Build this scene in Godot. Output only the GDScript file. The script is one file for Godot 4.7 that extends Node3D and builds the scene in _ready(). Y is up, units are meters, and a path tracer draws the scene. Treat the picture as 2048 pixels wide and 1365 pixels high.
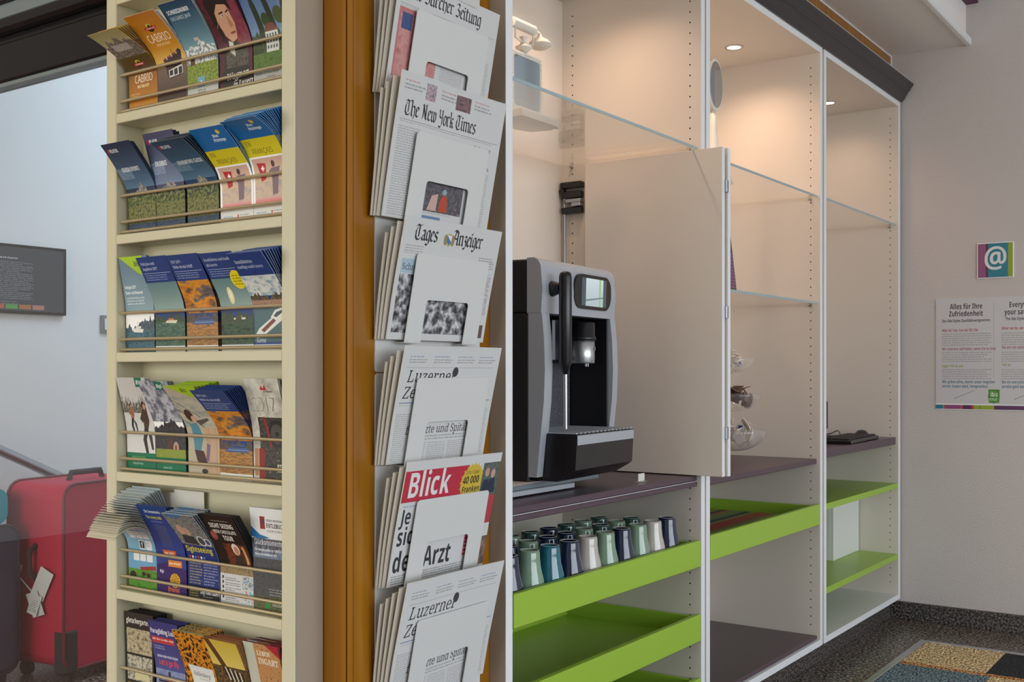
extends Node3D
# World axes: X runs along the front of the cabinets (away to the right), Z points from them into the room, Y is up; the lens stands above the origin.
const CAB := -1.432        # plane of the cabinet fronts
const BACK := -1.926       # plane of the cabinet backs (inside)
const STAND := 1.48        # plane of the brochure stand's front
const PIL := 1.559         # left face of the wooden pillar
const PZ := -1.478         # front face of the pillar and of the wooden fascia
const WALL := 5.14         # wall at the end of the cabinets
var M := {}
var used := {}

func _ready():
	var cam := Camera3D.new()
	cam.name = "camera"
	cam.projection = Camera3D.PROJECTION_FRUSTUM
	cam.keep_aspect = Camera3D.KEEP_HEIGHT
	cam.near = 0.05
	cam.far = 60.0
	cam.size = 1365.0 / 2200.0 * 0.05
	cam.frustum_offset = Vector2(0, (742.0 - 682.5) / 2200.0 * 0.05)
	add_child(cam)
	cam.position = Vector3(0, 1.133, 0)
	cam.rotation.y = -(PI / 2 - deg_to_rad(35.06))
	cam.current = true
	var sky := Sky.new()
	var sm := ProceduralSkyMaterial.new()
	sm.sky_top_color = Color(0.80, 0.87, 0.95)
	sm.sky_horizon_color = Color(0.93, 0.95, 0.96)
	sm.ground_horizon_color = Color(0.72, 0.72, 0.69)
	sm.ground_bottom_color = Color(0.55, 0.55, 0.52)
	sm.sky_energy_multiplier = 1.4
	sky.sky_material = sm
	var env := Environment.new()
	env.background_mode = Environment.BG_SKY
	env.sky = sky
	env.tonemap_mode = Environment.TONE_MAPPER_LINEAR
	env.tonemap_exposure = 1.25
	env.sdfgi_enabled = true
	env.ssao_enabled = true
	env.ssil_enabled = true
	var we := WorldEnvironment.new()
	we.name = "environment"
	we.environment = env
	add_child(we)
	# daylight entering through the glazed fronts of the room: one light per window, the size of its glass
	window_light(Vector3(1.2, 1.65, 4.42), Vector3(0, 0, -1), Vector2(6.6, 2.1), 12.5, Color(0.95, 0.975, 1.0))
	window_light(Vector3(-3.92, 1.5, -3.4), Vector3(1, 0, 0), Vector2(5.6, 2.4), 12.0, Color(1.0, 0.975, 0.90))
	window_light(Vector3(3.6, 3.05, -3.2), Vector3(0, -1, 0), Vector2(1.6, 1.2), 2.3, Color(0.80, 0.91, 1.0))
	materials()
	shell()
	cabinets()
	machine()
	cabinet_things()
	stand()
	rack()
	papers()
	brochures()
	hall()
	wall_things()

func window_light(at: Vector3, dir: Vector3, size: Vector2, energy: float, col: Color):
	var l := AreaLight3D.new()
	l.name = "window_daylight"
	l.area_size = size
	l.light_energy = energy
	l.light_color = col
	l.area_range = 30.0
	l.area_attenuation = 2.0
	l.shadow_enabled = true
	add_child(l, true)
	l.look_at_from_position(at, at + dir, Vector3.UP if absf(dir.y) < 0.9 else Vector3.FORWARD)

# ---------------------------------------------------------------- helpers
func numbered(n: String) -> String:
	if not used.has(n):
		used[n] = 0
		return n
	used[n] += 1
	return "%s_%03d" % [n, used[n]]

func tag(o: Node, label := "", category := "", group := "", kind := ""):
	if label: o.set_meta("label", label)
	if category: o.set_meta("category", category)
	if group: o.set_meta("group", group)
	if kind: o.set_meta("kind", kind)
	return o

func thing(n: String, label: String, category: String, at := Vector3.ZERO, turn := 0.0, group := "") -> Node3D:
	var o := Node3D.new()
	o.name = numbered(n)
	add_child(o)
	o.position = at
	o.rotation.y = turn
	tag(o, label, category, group)
	return o

func part(parent: Node, n: String, mesh: Mesh, m: Material, at := Vector3.ZERO, rot := Vector3.ZERO) -> MeshInstance3D:
	var o := MeshInstance3D.new()
	o.name = n if parent != self else numbered(n)
	o.mesh = mesh
	o.material_override = m
	parent.add_child(o, true)
	o.position = at
	o.rotation = rot
	return o

func struct_part(n: String, mesh: Mesh, m: Material, at := Vector3.ZERO, label := "") -> MeshInstance3D:
	var o := part(self, n, mesh, m, at)
	tag(o, label, "", "", "structure")
	return o

# a box between two corners with chamfered edges
func bb(parent: Node, n: String, a: Vector3, b: Vector3, m: Material, ch := 0.0015) -> MeshInstance3D:
	var lo := Vector3(minf(a.x, b.x), minf(a.y, b.y), minf(a.z, b.z))
	var hi := Vector3(maxf(a.x, b.x), maxf(a.y, b.y), maxf(a.z, b.z))
	return part(parent, n, cbox(hi - lo, ch), m, (lo + hi) / 2)

func quad(st: SurfaceTool, a: Vector3, b: Vector3, c: Vector3, d: Vector3):
	for p in [a, b, c, a, c, d]: st.add_vertex(p)

# quad a b c d turned so that it faces along n
func fquad(st: SurfaceTool, a: Vector3, b: Vector3, c: Vector3, d: Vector3, n: Vector3):
	if (b - a).cross(c - a).dot(n) < 0: quad(st, a, b, c, d)
	else: quad(st, d, c, b, a)

func ftri(st: SurfaceTool, a: Vector3, b: Vector3, c: Vector3, n: Vector3):
	var vs := [a, b, c] if (b - a).cross(c - a).dot(n) < 0 else [c, b, a]
	for p in vs: st.add_vertex(p)

func add_cbox(st: SurfaceTool, s: Vector3, ch: float, at := Vector3.ZERO, basis := Basis.IDENTITY):
	var h := s / 2
	var c: float = minf(ch, minf(h.x, minf(h.y, h.z)) * 0.45)
	var P := func(x, y, z): return at + basis * Vector3(x, y, z)
	for ax in 3:
		for sg in [-1.0, 1.0]:
			var n := Vector3.ZERO
			n[ax] = sg
			var u := (ax + 1) % 3
			var v := (ax + 2) % 3
			var pts := []
			for q in [[-1, -1], [1, -1], [1, 1], [-1, 1]]:
				var p := Vector3.ZERO
				p[ax] = sg * h[ax]
				p[u] = q[0] * (h[u] - c)
				p[v] = q[1] * (h[v] - c)
				pts.append(at + basis * p)
			fquad(st, pts[0], pts[1], pts[2], pts[3], basis * n)
	if c <= 0.0: return
	for ax in 3:
		var u := (ax + 1) % 3
		var v := (ax + 2) % 3
		for su in [-1.0, 1.0]:
			for sv in [-1.0, 1.0]:
				var pts := []
				for q in [[-1, 0], [1, 0], [1, 1], [-1, 1]]:
					var p := Vector3.ZERO
					p[ax] = q[0] * (h[ax] - c)
					p[u] = su * (h[u] - (c if q[1] else 0.0))
					p[v] = sv * (h[v] - (0.0 if q[1] else c))
					pts.append(at + basis * p)
				var n := Vector3.ZERO
				n[u] = su
				n[v] = sv
				fquad(st, pts[0], pts[1], pts[2], pts[3], basis * n)
	for sx in [-1.0, 1.0]:
		for sy in [-1.0, 1.0]:
			for sz in [-1.0, 1.0]:
				var sgn := Vector3(sx, sy, sz)
				ftri(st, at + basis * (sgn * Vector3(h.x, h.y - c, h.z - c)), at + basis * (sgn * Vector3(h.x - c, h.y, h.z - c)), at + basis * (sgn * Vector3(h.x - c, h.y - c, h.z)), basis * sgn)

func begin() -> SurfaceTool:
	var st := SurfaceTool.new()
	st.begin(Mesh.PRIMITIVE_TRIANGLES)
	st.set_smooth_group(-1)
	return st

func done(st: SurfaceTool) -> ArrayMesh:
	st.generate_normals()
	return st.commit()

var boxes := {}
func cbox(s: Vector3, ch := 0.0015) -> ArrayMesh:
	var key := "%.4f %.4f %.4f %.4f" % [s.x, s.y, s.z, ch]
	if not boxes.has(key):
		var st := begin()
		add_cbox(st, s, ch)
		boxes[key] = done(st)
	return boxes[key]

# a straight round bar between two points
func add_bar(st: SurfaceTool, a: Vector3, b: Vector3, r: float, sides := 10, r2 := -1.0):
	if r2 < 0: r2 = r
	var d := (b - a).normalized()
	var u := d.cross(Vector3.UP if absf(d.y) < 0.9 else Vector3.RIGHT).normalized()
	var v := d.cross(u)
	st.set_smooth_group(1)
	for k in sides:
		var t0 := TAU * k / sides
		var t1 := TAU * (k + 1) / sides
		var n0 := u * cos(t0) + v * sin(t0)
		var n1 := u * cos(t1) + v * sin(t1)
		fquad(st, a + n0 * r, a + n1 * r, b + n1 * r2, b + n0 * r2, n0 + n1)
	st.set_smooth_group(-1)
	for k in sides:
		var t0 := TAU * k / sides
		var t1 := TAU * (k + 1) / sides
		var n0 := u * cos(t0) + v * sin(t0)
		var n1 := u * cos(t1) + v * sin(t1)
		ftri(st, a, a + n0 * r, a + n1 * r, -d)
		ftri(st, b, b + n0 * r2, b + n1 * r2, d)

func bar(parent: Node, n: String, a: Vector3, b: Vector3, r: float, m: Material, sides := 10, r2 := -1.0) -> MeshInstance3D:
	var st := begin()
	var mid := (a + b) / 2
	add_bar(st, a - mid, b - mid, r, sides, r2)
	return part(parent, n, done(st), m, mid)

func tube_path(pts: Array, r: float, sides := 8) -> ArrayMesh:
	var st := begin()
	st.set_smooth_group(1)
	var rings := []
	for i in pts.size():
		var d: Vector3 = (pts[mini(i + 1, pts.size() - 1)] - pts[maxi(i - 1, 0)]).normalized()
		var u := d.cross(Vector3(0.13, 0.97, 0.21)).normalized()
		var v := d.cross(u)
		var ring := []
		for k in sides: ring.append(pts[i] + (u * cos(TAU * k / sides) + v * sin(TAU * k / sides)) * r)
		rings.append(ring)
	for i in pts.size() - 1:
		for k in sides:
			var k2 := (k + 1) % sides
			fquad(st, rings[i][k], rings[i][k2], rings[i + 1][k2], rings[i + 1][k], (rings[i][k] + rings[i][k2]) / 2 - pts[i])
	return done(st)

# a turned shape: profile of (radius, height) points from bottom to top
func lathe(prof: Array, sides := 24, sharp := false) -> ArrayMesh:
	var st := begin()
	st.set_smooth_group(-1 if sharp else 1)
	for i in prof.size() - 1:
		var a: Vector2 = prof[i]
		var b: Vector2 = prof[i + 1]
		var n2 := Vector2(b.y - a.y, a.x - b.x)
		for k in sides:
			var t0 := TAU * k / sides
			var t1 := TAU * (k + 1) / sides
			var c0 := Vector3(cos(t0), 0, sin(t0))
			var c1 := Vector3(cos(t1), 0, sin(t1))
			var nn := (c0 + c1).normalized() * n2.x + Vector3.UP * n2.y
			var p0 := c0 * a.x + Vector3.UP * a.y
			var p1 := c1 * a.x + Vector3.UP * a.y
			var p2 := c1 * b.x + Vector3.UP * b.y
			var p3 := c0 * b.x + Vector3.UP * b.y
			if a.x < 1e-6: ftri(st, p0, p2, p3, nn)
			elif b.x < 1e-6: ftri(st, p0, p1, p2, nn)
			else: fquad(st, p0, p1, p2, p3, nn)
	return done(st)

# a flat outline (x, y) given depth along z, centred on z = 0
func extrude(outline: PackedVector2Array, depth: float) -> ArrayMesh:
	var st := begin()
	var ids := Geometry2D.triangulate_polygon(outline)
	for i in range(0, ids.size(), 3):
		var a := outline[ids[i]]
		var b := outline[ids[i + 1]]
		var c := outline[ids[i + 2]]
		for sz in [-1.0, 1.0]:
			var o := Vector3(0, 0, sz * depth / 2)
			ftri(st, Vector3(a.x, a.y, 0) + o, Vector3(b.x, b.y, 0) + o, Vector3(c.x, c.y, 0) + o, Vector3(0, 0, sz))
	var flip := -1.0 if Geometry2D.is_polygon_clockwise(outline) else 1.0
	for i in outline.size():
		var a := outline[i]
		var b := outline[(i + 1) % outline.size()]
		var n := Vector3(b.y - a.y, a.x - b.x, 0) * flip
		fquad(st, Vector3(a.x, a.y, -depth / 2), Vector3(b.x, b.y, -depth / 2), Vector3(b.x, b.y, depth / 2), Vector3(a.x, a.y, depth / 2), n)
	return done(st)

func rounded(w: float, h: float, r: float, steps := 5) -> PackedVector2Array:
	var o := PackedVector2Array()
	for c in [[1, 1, 0.0], [-1, 1, 0.25], [-1, -1, 0.5], [1, -1, 0.75]]:
		for k in steps + 1:
			var t: float = TAU * (c[2] + 0.25 * k / steps)
			o.append(Vector2(c[0] * (w / 2 - r) + cos(t) * r, c[1] * (h / 2 - r) + sin(t) * r))
	return o

func mat(key: String, c: Color, rough := 0.6, metal := 0.0, spec := 0.5) -> StandardMaterial3D:
	var m := StandardMaterial3D.new()
	m.resource_name = key
	m.albedo_color = c
	m.roughness = rough
	m.metallic = metal
	m.metallic_specular = spec
	M[key] = m
	return m

func c8(r: int, g: int, b: int) -> Color:
	return Color(r / 255.0, g / 255.0, b / 255.0)

func noise_tex(freq: float, ramp: Array, size := 512, stretch := Vector2.ONE, sd := 1, octaves := 4) -> ImageTexture:
	var fn := FastNoiseLite.new()
	fn.seed = sd
	fn.frequency = freq
	fn.fractal_octaves = octaves
	var nw := int(size * stretch.x)
	var nh := int(size * stretch.y)
	var im := fn.get_seamless_image(nw, nh)
	im.convert(Image.FORMAT_L8)
	var src := im.get_data()
	var grad := Gradient.new()
	grad.offsets = PackedFloat32Array(ramp.map(func(e): return e[0]))
	grad.colors = PackedColorArray(ramp.map(func(e): return e[1]))
	var lut := []
	for i in 256:
		var c: Color = grad.sample(i / 255.0)
		lut.append([c.r8, c.g8, c.b8])
	var out := PackedByteArray()
	out.resize(src.size() * 3)
	for i in src.size():
		var e: Array = lut[src[i]]
		out[i * 3] = e[0]
		out[i * 3 + 1] = e[1]
		out[i * 3 + 2] = e[2]
	var im2 := Image.create_from_data(nw, nh, false, Image.FORMAT_RGB8, out)
	if nw != size or nh != size: im2.resize(size, size, Image.INTERPOLATE_BILINEAR)
	return ImageTexture.create_from_image(im2)

func tri(m: StandardMaterial3D, tex: Texture2D, scale: Vector3):
	m.albedo_texture = tex
	m.uv1_triplanar = true
	m.uv1_world_triplanar = true
	m.uv1_scale = scale
	return m

func bump(m: StandardMaterial3D, freq: float, depth: float, size := 512, sd := 3):
	var fn := FastNoiseLite.new()
	fn.seed = sd
	fn.frequency = freq
	var im := fn.get_seamless_image(size, size)
	im.convert(Image.FORMAT_RGBA8)
	im.bump_map_to_normal_map(depth)
	m.normal_enabled = true
	m.normal_texture = ImageTexture.create_from_image(im)
	m.normal_scale = 1.0
	return m

func materials():
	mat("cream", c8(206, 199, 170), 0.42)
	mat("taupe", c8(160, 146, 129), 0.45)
	mat("laminate", c8(222, 213, 202), 0.42)
	mat("laminate_white", c8(228, 229, 228), 0.4)
	mat("edge_white", c8(236, 238, 240), 0.35)
	mat("alu", c8(196, 200, 205), 0.32, 0.9)
	mat("steel", c8(170, 172, 176), 0.28, 1.0)
	mat("brass", c8(206, 192, 158), 0.3, 0.7)
	mat("black_plastic", c8(26, 25, 29), 0.3)
	mat("black_matte", c8(30, 30, 32), 0.6)
	mat("black_gloss", c8(18, 17, 20), 0.12)
	mat("silver_plastic", c8(184, 189, 197), 0.32, 0.25)
	mat("green", c8(156, 192, 64), 0.36)
	mat("purple_board", c8(84, 66, 76), 0.33)
	mat("white_metal", c8(214, 215, 213), 0.4)
	mat("white_wall", c8(206, 198, 195), 0.85)
	mat("ceiling_white", c8(236, 234, 231), 0.85)
	mat("hall_white", c8(236, 234, 231), 0.85)
	mat("hole", c8(38, 32, 28), 0.9)
	mat("cornice_black", c8(44, 43, 48), 0.2)
	mat("frame_black", c8(17, 18, 21), 0.25, 0.0, 0.35)
	mat("frame_grey", c8(120, 130, 134), 0.4)
	mat("purple", c8(90, 28, 76), 0.5)
	mat("white_paint", c8(226, 222, 212), 0.55)
	mat("wood_light", c8(214, 184, 150), 0.55)
	mat("rubber", c8(32, 32, 34), 0.7)
	var wood := mat("wood", Color.WHITE, 0.2)
	tri(wood, noise_tex(0.02, [[0.0, c8(136, 86, 12)], [0.45, c8(149, 96, 16)], [0.6, c8(155, 100, 18)], [1.0, c8(167, 110, 24)]], 512, Vector2(2.0, 0.06), 4), Vector3(1.0, 0.5, 1.0))
	var gran := mat("granite", Color.WHITE, 0.35)
	tri(gran, noise_tex(0.07, [[0.0, c8(16, 15, 15)], [0.36, c8(44, 41, 40)], [0.47, c8(68, 64, 61)], [0.58, c8(90, 85, 81)], [0.72, c8(116, 110, 105)], [1.0, c8(160, 152, 145)]], 512, Vector2.ONE, 6, 3), Vector3(2.2, 2.2, 2.2))
	var gran2 := mat("granite_floor", Color.WHITE, 0.3)
	tri(gran2, noise_tex(0.08, [[0.0, c8(24, 21, 19)], [0.38, c8(48, 42, 38)], [0.5, c8(88, 78, 70)], [0.6, c8(136, 124, 113)], [1.0, c8(196, 182, 168)]], 512, Vector2.ONE, 9, 3), Vector3(1.5, 1.5, 1.5))
	mat("terracotta", c8(140, 88, 62), 0.5)
	mat("grout", c8(50, 46, 44), 0.9)
	var wp: StandardMaterial3D = M.white_wall
	bump(wp, 0.06, 3.0)
	wp.uv1_triplanar = true
	wp.uv1_world_triplanar = true
	wp.uv1_scale = Vector3(3, 3, 3)
	wp.normal_scale = 0.5
	bump(M.white_metal, 0.2, 1.0, 256)
	M.white_metal.uv1_triplanar = true
	M.white_metal.uv1_scale = Vector3(10, 10, 10)
	M.white_metal.normal_scale = 0.12
	var g := mat("glass", Color(0.86, 0.94, 0.91, 0.06), 0.02)
	g.transparency = BaseMaterial3D.TRANSPARENCY_ALPHA
	var gp := mat("pane_glass", Color(0.9, 0.95, 0.94, 0.006), 0.02, 0.0, 0.4)
	gp.transparency = BaseMaterial3D.TRANSPARENCY_ALPHA
	var ge := mat("glass_edge", c8(164, 184, 188), 0.08)
	ge.metallic_specular = 0.8
	var cp := mat("clear_plastic", Color(0.95, 0.95, 0.96, 0.05), 0.05)
	cp.transparency = BaseMaterial3D.TRANSPARENCY_ALPHA
	var mir := mat("mirror", c8(200, 212, 222), 0.03, 1.0)
	mir.metallic_specular = 0.8

# ---------------------------------------------------------------- the room
func slab(n: String, a: Vector3, b: Vector3, m: Material, label := "") -> MeshInstance3D:
	var o := bb(self, n, a, b, m, 0.0)
	tag(o, label, "", "", "structure")
	return o

func shell():
	# floor: a bed with granite tiles laid where the picture shows them, terracotta by the entrance
	var fl := slab("floor", Vector3(-4.2, -0.2, -7.2), Vector3(5.4, -0.012, 4.7), M.grout, "dark speckled granite tile floor")
	var zj := [-1.9, -1.235, -0.62, 0.0, 0.62, 1.24]
	for i in zj.size() - 1:
		for k in 5:
			var x1 := 5.14 - 0.92 * k
			bb(fl, "tile", Vector3(x1 - 0.917, -0.012, zj[i] + 0.0015) - fl.position, Vector3(x1, 0, zj[i + 1] - 0.0015) - fl.position, M.granite_floor, 0.001)
	tag(bb(fl, "far_floor", Vector3(-4.2, -0.012, 1.24) - fl.position, Vector3(5.14, 0, 4.7) - fl.position, M.granite_floor, 0.0), "granite floor further into the room")
	bb(fl, "far_floor", Vector3(-4.2, -0.012, -1.9) - fl.position, Vector3(0.54, 0, 1.24) - fl.position, M.granite_floor, 0.0)
	for i in 12:
		for k in 9:
			bb(fl, "entrance_tile", Vector3(-2.1 + 0.405 * k, -0.012, -6.9 + 0.405 * i) - fl.position, Vector3(-2.1 + 0.405 * k + 0.4, 0, -6.9 + 0.405 * i + 0.4) - fl.position, M.terracotta, 0.001)
	bb(fl, "hall_floor", Vector3(1.6, -0.012, -4.3) - fl.position, Vector3(5.3, 0, -2.05) - fl.position, M.granite_floor, 0.0)
	slab("wall_right", Vector3(WALL, -0.1, -2.2), Vector3(WALL + 0.2, 3.3, -0.3), M.white_wall, "off-white textured wall at the end of the cabinets")
	slab("wall_right_end", Vector3(WALL, -0.1, 1.5), Vector3(WALL + 0.2, 3.3, 4.7), M.white_wall, "off-white textured wall beyond the side window")
	slab("wall_right_sill", Vector3(WALL, -0.1, -0.3), Vector3(WALL + 0.2, 1.0, 1.5), M.white_wall, "off-white textured wall under the side window")
	slab("wall_right_top", Vector3(WALL, 2.95, -0.3), Vector3(WALL + 0.2, 3.3, 1.5), M.white_wall, "off-white textured wall above the side window")
	var w4 := Node3D.new()
	w4.name = "window_4"
	add_child(w4)
	tag(w4, "side window with a sheer white curtain", "", "", "structure")
	for z in [-0.3, 0.57, 1.44]: bb(w4, "mullion", Vector3(WALL + 0.1, 1.0, z), Vector3(WALL + 0.15, 2.95, z + 0.06), M.edge_white)
	var sheer := mat("sheer_curtain", c8(222, 226, 230), 0.9)
	sheer.backlight_enabled = true
	sheer.backlight = Color(0.4, 0.42, 0.44)
	var folds := []
	for k in 61: folds.append(Vector2(0.012 * sin(k * 0.9) + 0.004 * sin(k * 2.3), -0.9 + 0.03 * k))
	part(w4, "curtain", sheet(1.94, folds, 0.002), sheer, Vector3(WALL + 0.06, 1.975, 0.6), Vector3(PI / 2, 0, 0)).rotation = Vector3(0, -PI / 2, PI / 2)
	var wb := slab("wall_back", Vector3(1.62, 0, -1.97), Vector3(WALL, 3.3, -2.05), M.hall_white, "wall behind the cabinets")
	slab("wall_stairwell", Vector3(1.5, -0.1, -4.3), Vector3(5.5, 3.3, -4.5), M.hall_white, "pale bluish stairwell wall behind the glass partition")
	slab("wall_hall_end", Vector3(5.3, -0.1, -4.5), Vector3(5.5, 3.3, -2.0), M.hall_white, "end wall of the stairwell")
	slab("wall_entrance", Vector3(-4.2, -0.1, -7.2), Vector3(1.7, 3.3, -7.0), M.white_wall, "far wall of the entrance")
	slab("wall_entrance_side", Vector3(1.6, -0.1, -7.0), Vector3(1.7, 3.3, -4.5), M.white_wall, "side wall of the entrance")
	# glazed left side of the room
	slab("wall_left", Vector3(-4.2, -0.1, -7.0), Vector3(-4.0, 0.3, 4.7), M.white_wall, "low wall under the windows")
	slab("wall_left_top", Vector3(-4.2, 2.7, -7.0), Vector3(-4.0, 3.3, 4.7), M.white_wall, "wall above the windows")
	slab("wall_left_end", Vector3(-4.2, 0.3, -0.6), Vector3(-4.0, 2.7, 4.7), M.white_wall, "wall beside the windows")
	slab("wall_left_corner", Vector3(-4.2, 0.3, -7.0), Vector3(-4.0, 2.7, -6.2), M.white_wall, "wall beside the entrance windows")
	# glazed front of the room, behind the lens
	slab("wall_front", Vector3(-4.0, -0.1, 4.5), Vector3(5.3, 0.6, 4.7), M.white_wall, "low wall under the front windows")
	slab("wall_front_top", Vector3(-4.0, 2.7, 4.5), Vector3(5.3, 3.3, 4.7), M.white_wall, "wall above the front windows")
	slab("wall_front_end", Vector3(-4.0, 0.6, 4.5), Vector3(-2.1, 2.7, 4.7), M.white_wall, "wall beside the front windows")
	slab("wall_front_corner", Vector3(4.5, 0.6, 4.5), Vector3(5.3, 2.7, 4.7), M.white_wall, "wall in the corner by the front windows")
	var w1 := Node3D.new()
	w1.name = "window_1"
	add_child(w1)
	tag(w1, "dark framed front windows of the room", "", "", "structure")
	for k in 7: bb(w1, "mullion", Vector3(-2.13 + 1.1 * k, 0.6, 4.54), Vector3(-2.07 + 1.1 * k, 2.7, 4.6), M.frame_black)
	var w2 := Node3D.new()
	w2.name = "window_2"
	add_child(w2)
	tag(w2, "dark framed entrance windows", "", "", "structure")
	for k in 6: bb(w2, "mullion", Vector3(-4.13, 0.3, -6.23 + 1.12 * k), Vector3(-4.07, 2.7, -6.17 + 1.12 * k), M.frame_black)
	# ceilings; the stairwell has a skylight
	slab("ceiling", Vector3(-4.2, 3.1, -7.2), Vector3(1.62, 3.3, 4.7), M.ceiling_white, "white ceiling")
	slab("ceiling_room", Vector3(1.62, 3.1, -2.0), Vector3(5.4, 3.3, 4.7), M.ceiling_white, "white ceiling above the cabinets")
	slab("ceiling_stairwell", Vector3(1.62, 3.1, -2.6), Vector3(5.5, 3.3, -2.0), M.hall_white, "stairwell ceiling")
	slab("ceiling_stairwell_far", Vector3(1.62, 3.1, -4.5), Vector3(5.5, 3.3, -3.8), M.hall_white, "stairwell ceiling beyond the skylight")
	slab("ceiling_stairwell_near", Vector3(1.62, 3.1, -3.8), Vector3(2.8, 3.3, -2.6), M.hall_white, "stairwell ceiling before the skylight")
	slab("ceiling_stairwell_end", Vector3(4.4, 3.1, -3.8), Vector3(5.5, 3.3, -2.6), M.hall_white, "stairwell ceiling at the end")
	# wooden pillar: planks on its left face, a varnished front
	var pl := Node3D.new()
	pl.name = "wall_pillar"
	add_child(pl)
	tag(pl, "varnished orange-brown wooden pillar between brochure stand and cabinets", "", "", "structure")
	bb(pl, "core", Vector3(PIL + 0.012, 0, -1.97), Vector3(2.0, 2.578, PZ - 0.012), M.wood, 0.0)
	bb(pl, "plank", Vector3(PIL, 0, -1.97), Vector3(PIL + 0.012, 2.578, -1.489), M.wood, 0.002)
	bb(pl, "corner_strip", Vector3(PIL + 0.001, 0, -1.4865), Vector3(PIL + 0.012, 2.578, PZ), M.wood, 0.003)
	bb(pl, "front_panel", Vector3(PIL + 0.012, 0, PZ - 0.012), Vector3(2.0165, 2.578, PZ), M.wood, 0.001)
	# fascia and soffit above the cabinets
	var fa := Node3D.new()
	fa.name = "trim_1"
	add_child(fa)
	tag(fa, "wooden fascia band above the black cornice", "", "", "structure")
	bb(fa, "fascia_board", Vector3(2.018, 2.4425, PZ - 0.02), Vector3(WALL - 0.006, 2.572, PZ), M.wood, 0.0)
	bb(fa, "bead", Vector3(1.56, 2.572, PZ - 0.02), Vector3(WALL, 2.578, PZ + 0.004), M.edge_white, 0.001)
	bb(fa, "bead", Vector3(WALL - 0.006, 2.36, PZ - 0.02), Vector3(WALL, 2.572, PZ + 0.003), M.edge_white, 0.001)
	var so := Node3D.new()
	so.name = "ceiling_soffit"
	add_child(so)
	tag(so, "white boxed soffit running above the cabinets", "", "", "structure")
	bb(so, "underside", Vector3(1.56, 2.578, PZ - 0.02), Vector3(WALL, 2.6, -1.152), M.ceiling_white, 0.0)
	bb(so, "front_board", Vector3(1.56, 2.6, -1.17), Vector3(WALL, 3.1, -1.152), M.ceiling_white, 0.0)
	bb(so, "lip", Vector3(1.56, 2.57, -1.152), Vector3(WALL, 2.604, -1.128), M.edge_white, 0.004)
	bb(so, "lip_step", Vector3(1.56, 2.604, -1.152), Vector3(WALL, 2.618, -1.142), M.edge_white, 0.002)
	bb(so, "purple_strip", Vector3(1.56, 2.752, -1.152), Vector3(WALL, 2.84, -1.10), M.purple, 0.003)
	# granite skirting
	var bs := Node3D.new()
	bs.name = "baseboard_right"
	add_child(bs)
	tag(bs, "dark speckled granite skirting along the wall", "", "", "structure")
	bb(bs, "skirting", Vector3(WALL - 0.016, 0, -1.5), Vector3(WALL, 0.08, -0.55), M.granite, 0.002)
	bb(bs, "skirting", Vector3(WALL - 0.016, 0, -0.548), Vector3(WALL, 0.08, 0.4), M.granite, 0.002)
	bb(bs, "skirting", Vector3(WALL - 0.016, 0, 0.402), Vector3(WALL, 0.08, 1.4), M.granite, 0.002)
	var ps := Node3D.new()
	ps.name = "baseboard_plinth"
	add_child(ps)
	tag(ps, "grey granite plinth under the cabinets", "", "", "structure")
	for k in 3: bb(ps, "plinth_stone", Vector3(2.02 + 1.036 * k, 0, -1.92), Vector3(2.02 + 1.036 * k + 1.034, 0.0925, -1.478), M.granite, 0.002)
	# entrance mat with its aluminium frame
	var mt := thing("entrance_mat", "patchwork carpet mat in aluminium frame set on granite floor", "mat", Vector3(4.752, 0, -1.245))
	var rng := RandomNumberGenerator.new()
	rng.seed = 5
	bb(mt, "frame_rail", Vector3(-2.6, 0, 0), Vector3(0, 0.008, 0.028), M.alu, 0.003)
	bb(mt, "frame_rail", Vector3(-0.028, 0, 0.0285), Vector3(0, 0.008, 1.8), M.alu, 0.003)
	var cols := {"cream": [c8(226, 200, 152), c8(190, 156, 108)], "tan": [c8(206, 150, 92), c8(120, 72, 40)], "blue": [c8(112, 136, 146), c8(70, 92, 108)], "black": [c8(30, 32, 38), c8(48, 50, 58)]}
	for key in cols:
		var m := mat("carpet_" + key, Color.WHITE, 0.95)
		tri(m, noise_tex(0.09, [[0.0, cols[key][1] * 0.55], [0.38, cols[key][1] * 0.7], [0.45, cols[key][0]], [0.6, cols[key][0]], [0.7, cols[key][0] * 1.15], [1.0, cols[key][0] * 1.2]], 512, Vector2(1, 2), 11), Vector3(1.1, 1.1, 1.1))
		bump(m, 0.3, 4.0, 256)
	# patches laid as in the photograph, then on in the same manner
	var put := func(x0, x1, z0, z1, key): bb(mt, "carpet_patch", Vector3(x0, 0, z0), Vector3(x1, 0.006, z1), M["carpet_" + key], 0.002)
	put.call(-0.385, -0.029, 0.029, 0.335, "cream")
	put.call(-0.385, -0.029, 0.336, 0.70, "black")
	put.call(-0.425, -0.386, 0.029, 0.70, "tan")
	put.call(-1.2, -0.426, 0.029, 0.36, "blue")
	put.call(-1.2, -0.426, 0.361, 0.70, "cream")
	put.call(-1.24, -1.201, 0.029, 0.70, "tan")
	put.call(-2.6, -1.241, 0.029, 0.40, "black")
	put.call(-2.6, -1.241, 0.401, 0.70, "blue")
	put.call(-0.8, -0.029, 0.701, 1.25, "blue")
	put.call(-1.6, -0.801, 0.701, 1.25, "cream")
	put.call(-2.6, -1.601, 0.701, 1.25, "black")
	put.call(-1.3, -0.029, 1.251, 1.8, "tan")
	put.call(-2.6, -1.301, 1.251, 1.8, "blue")

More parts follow.
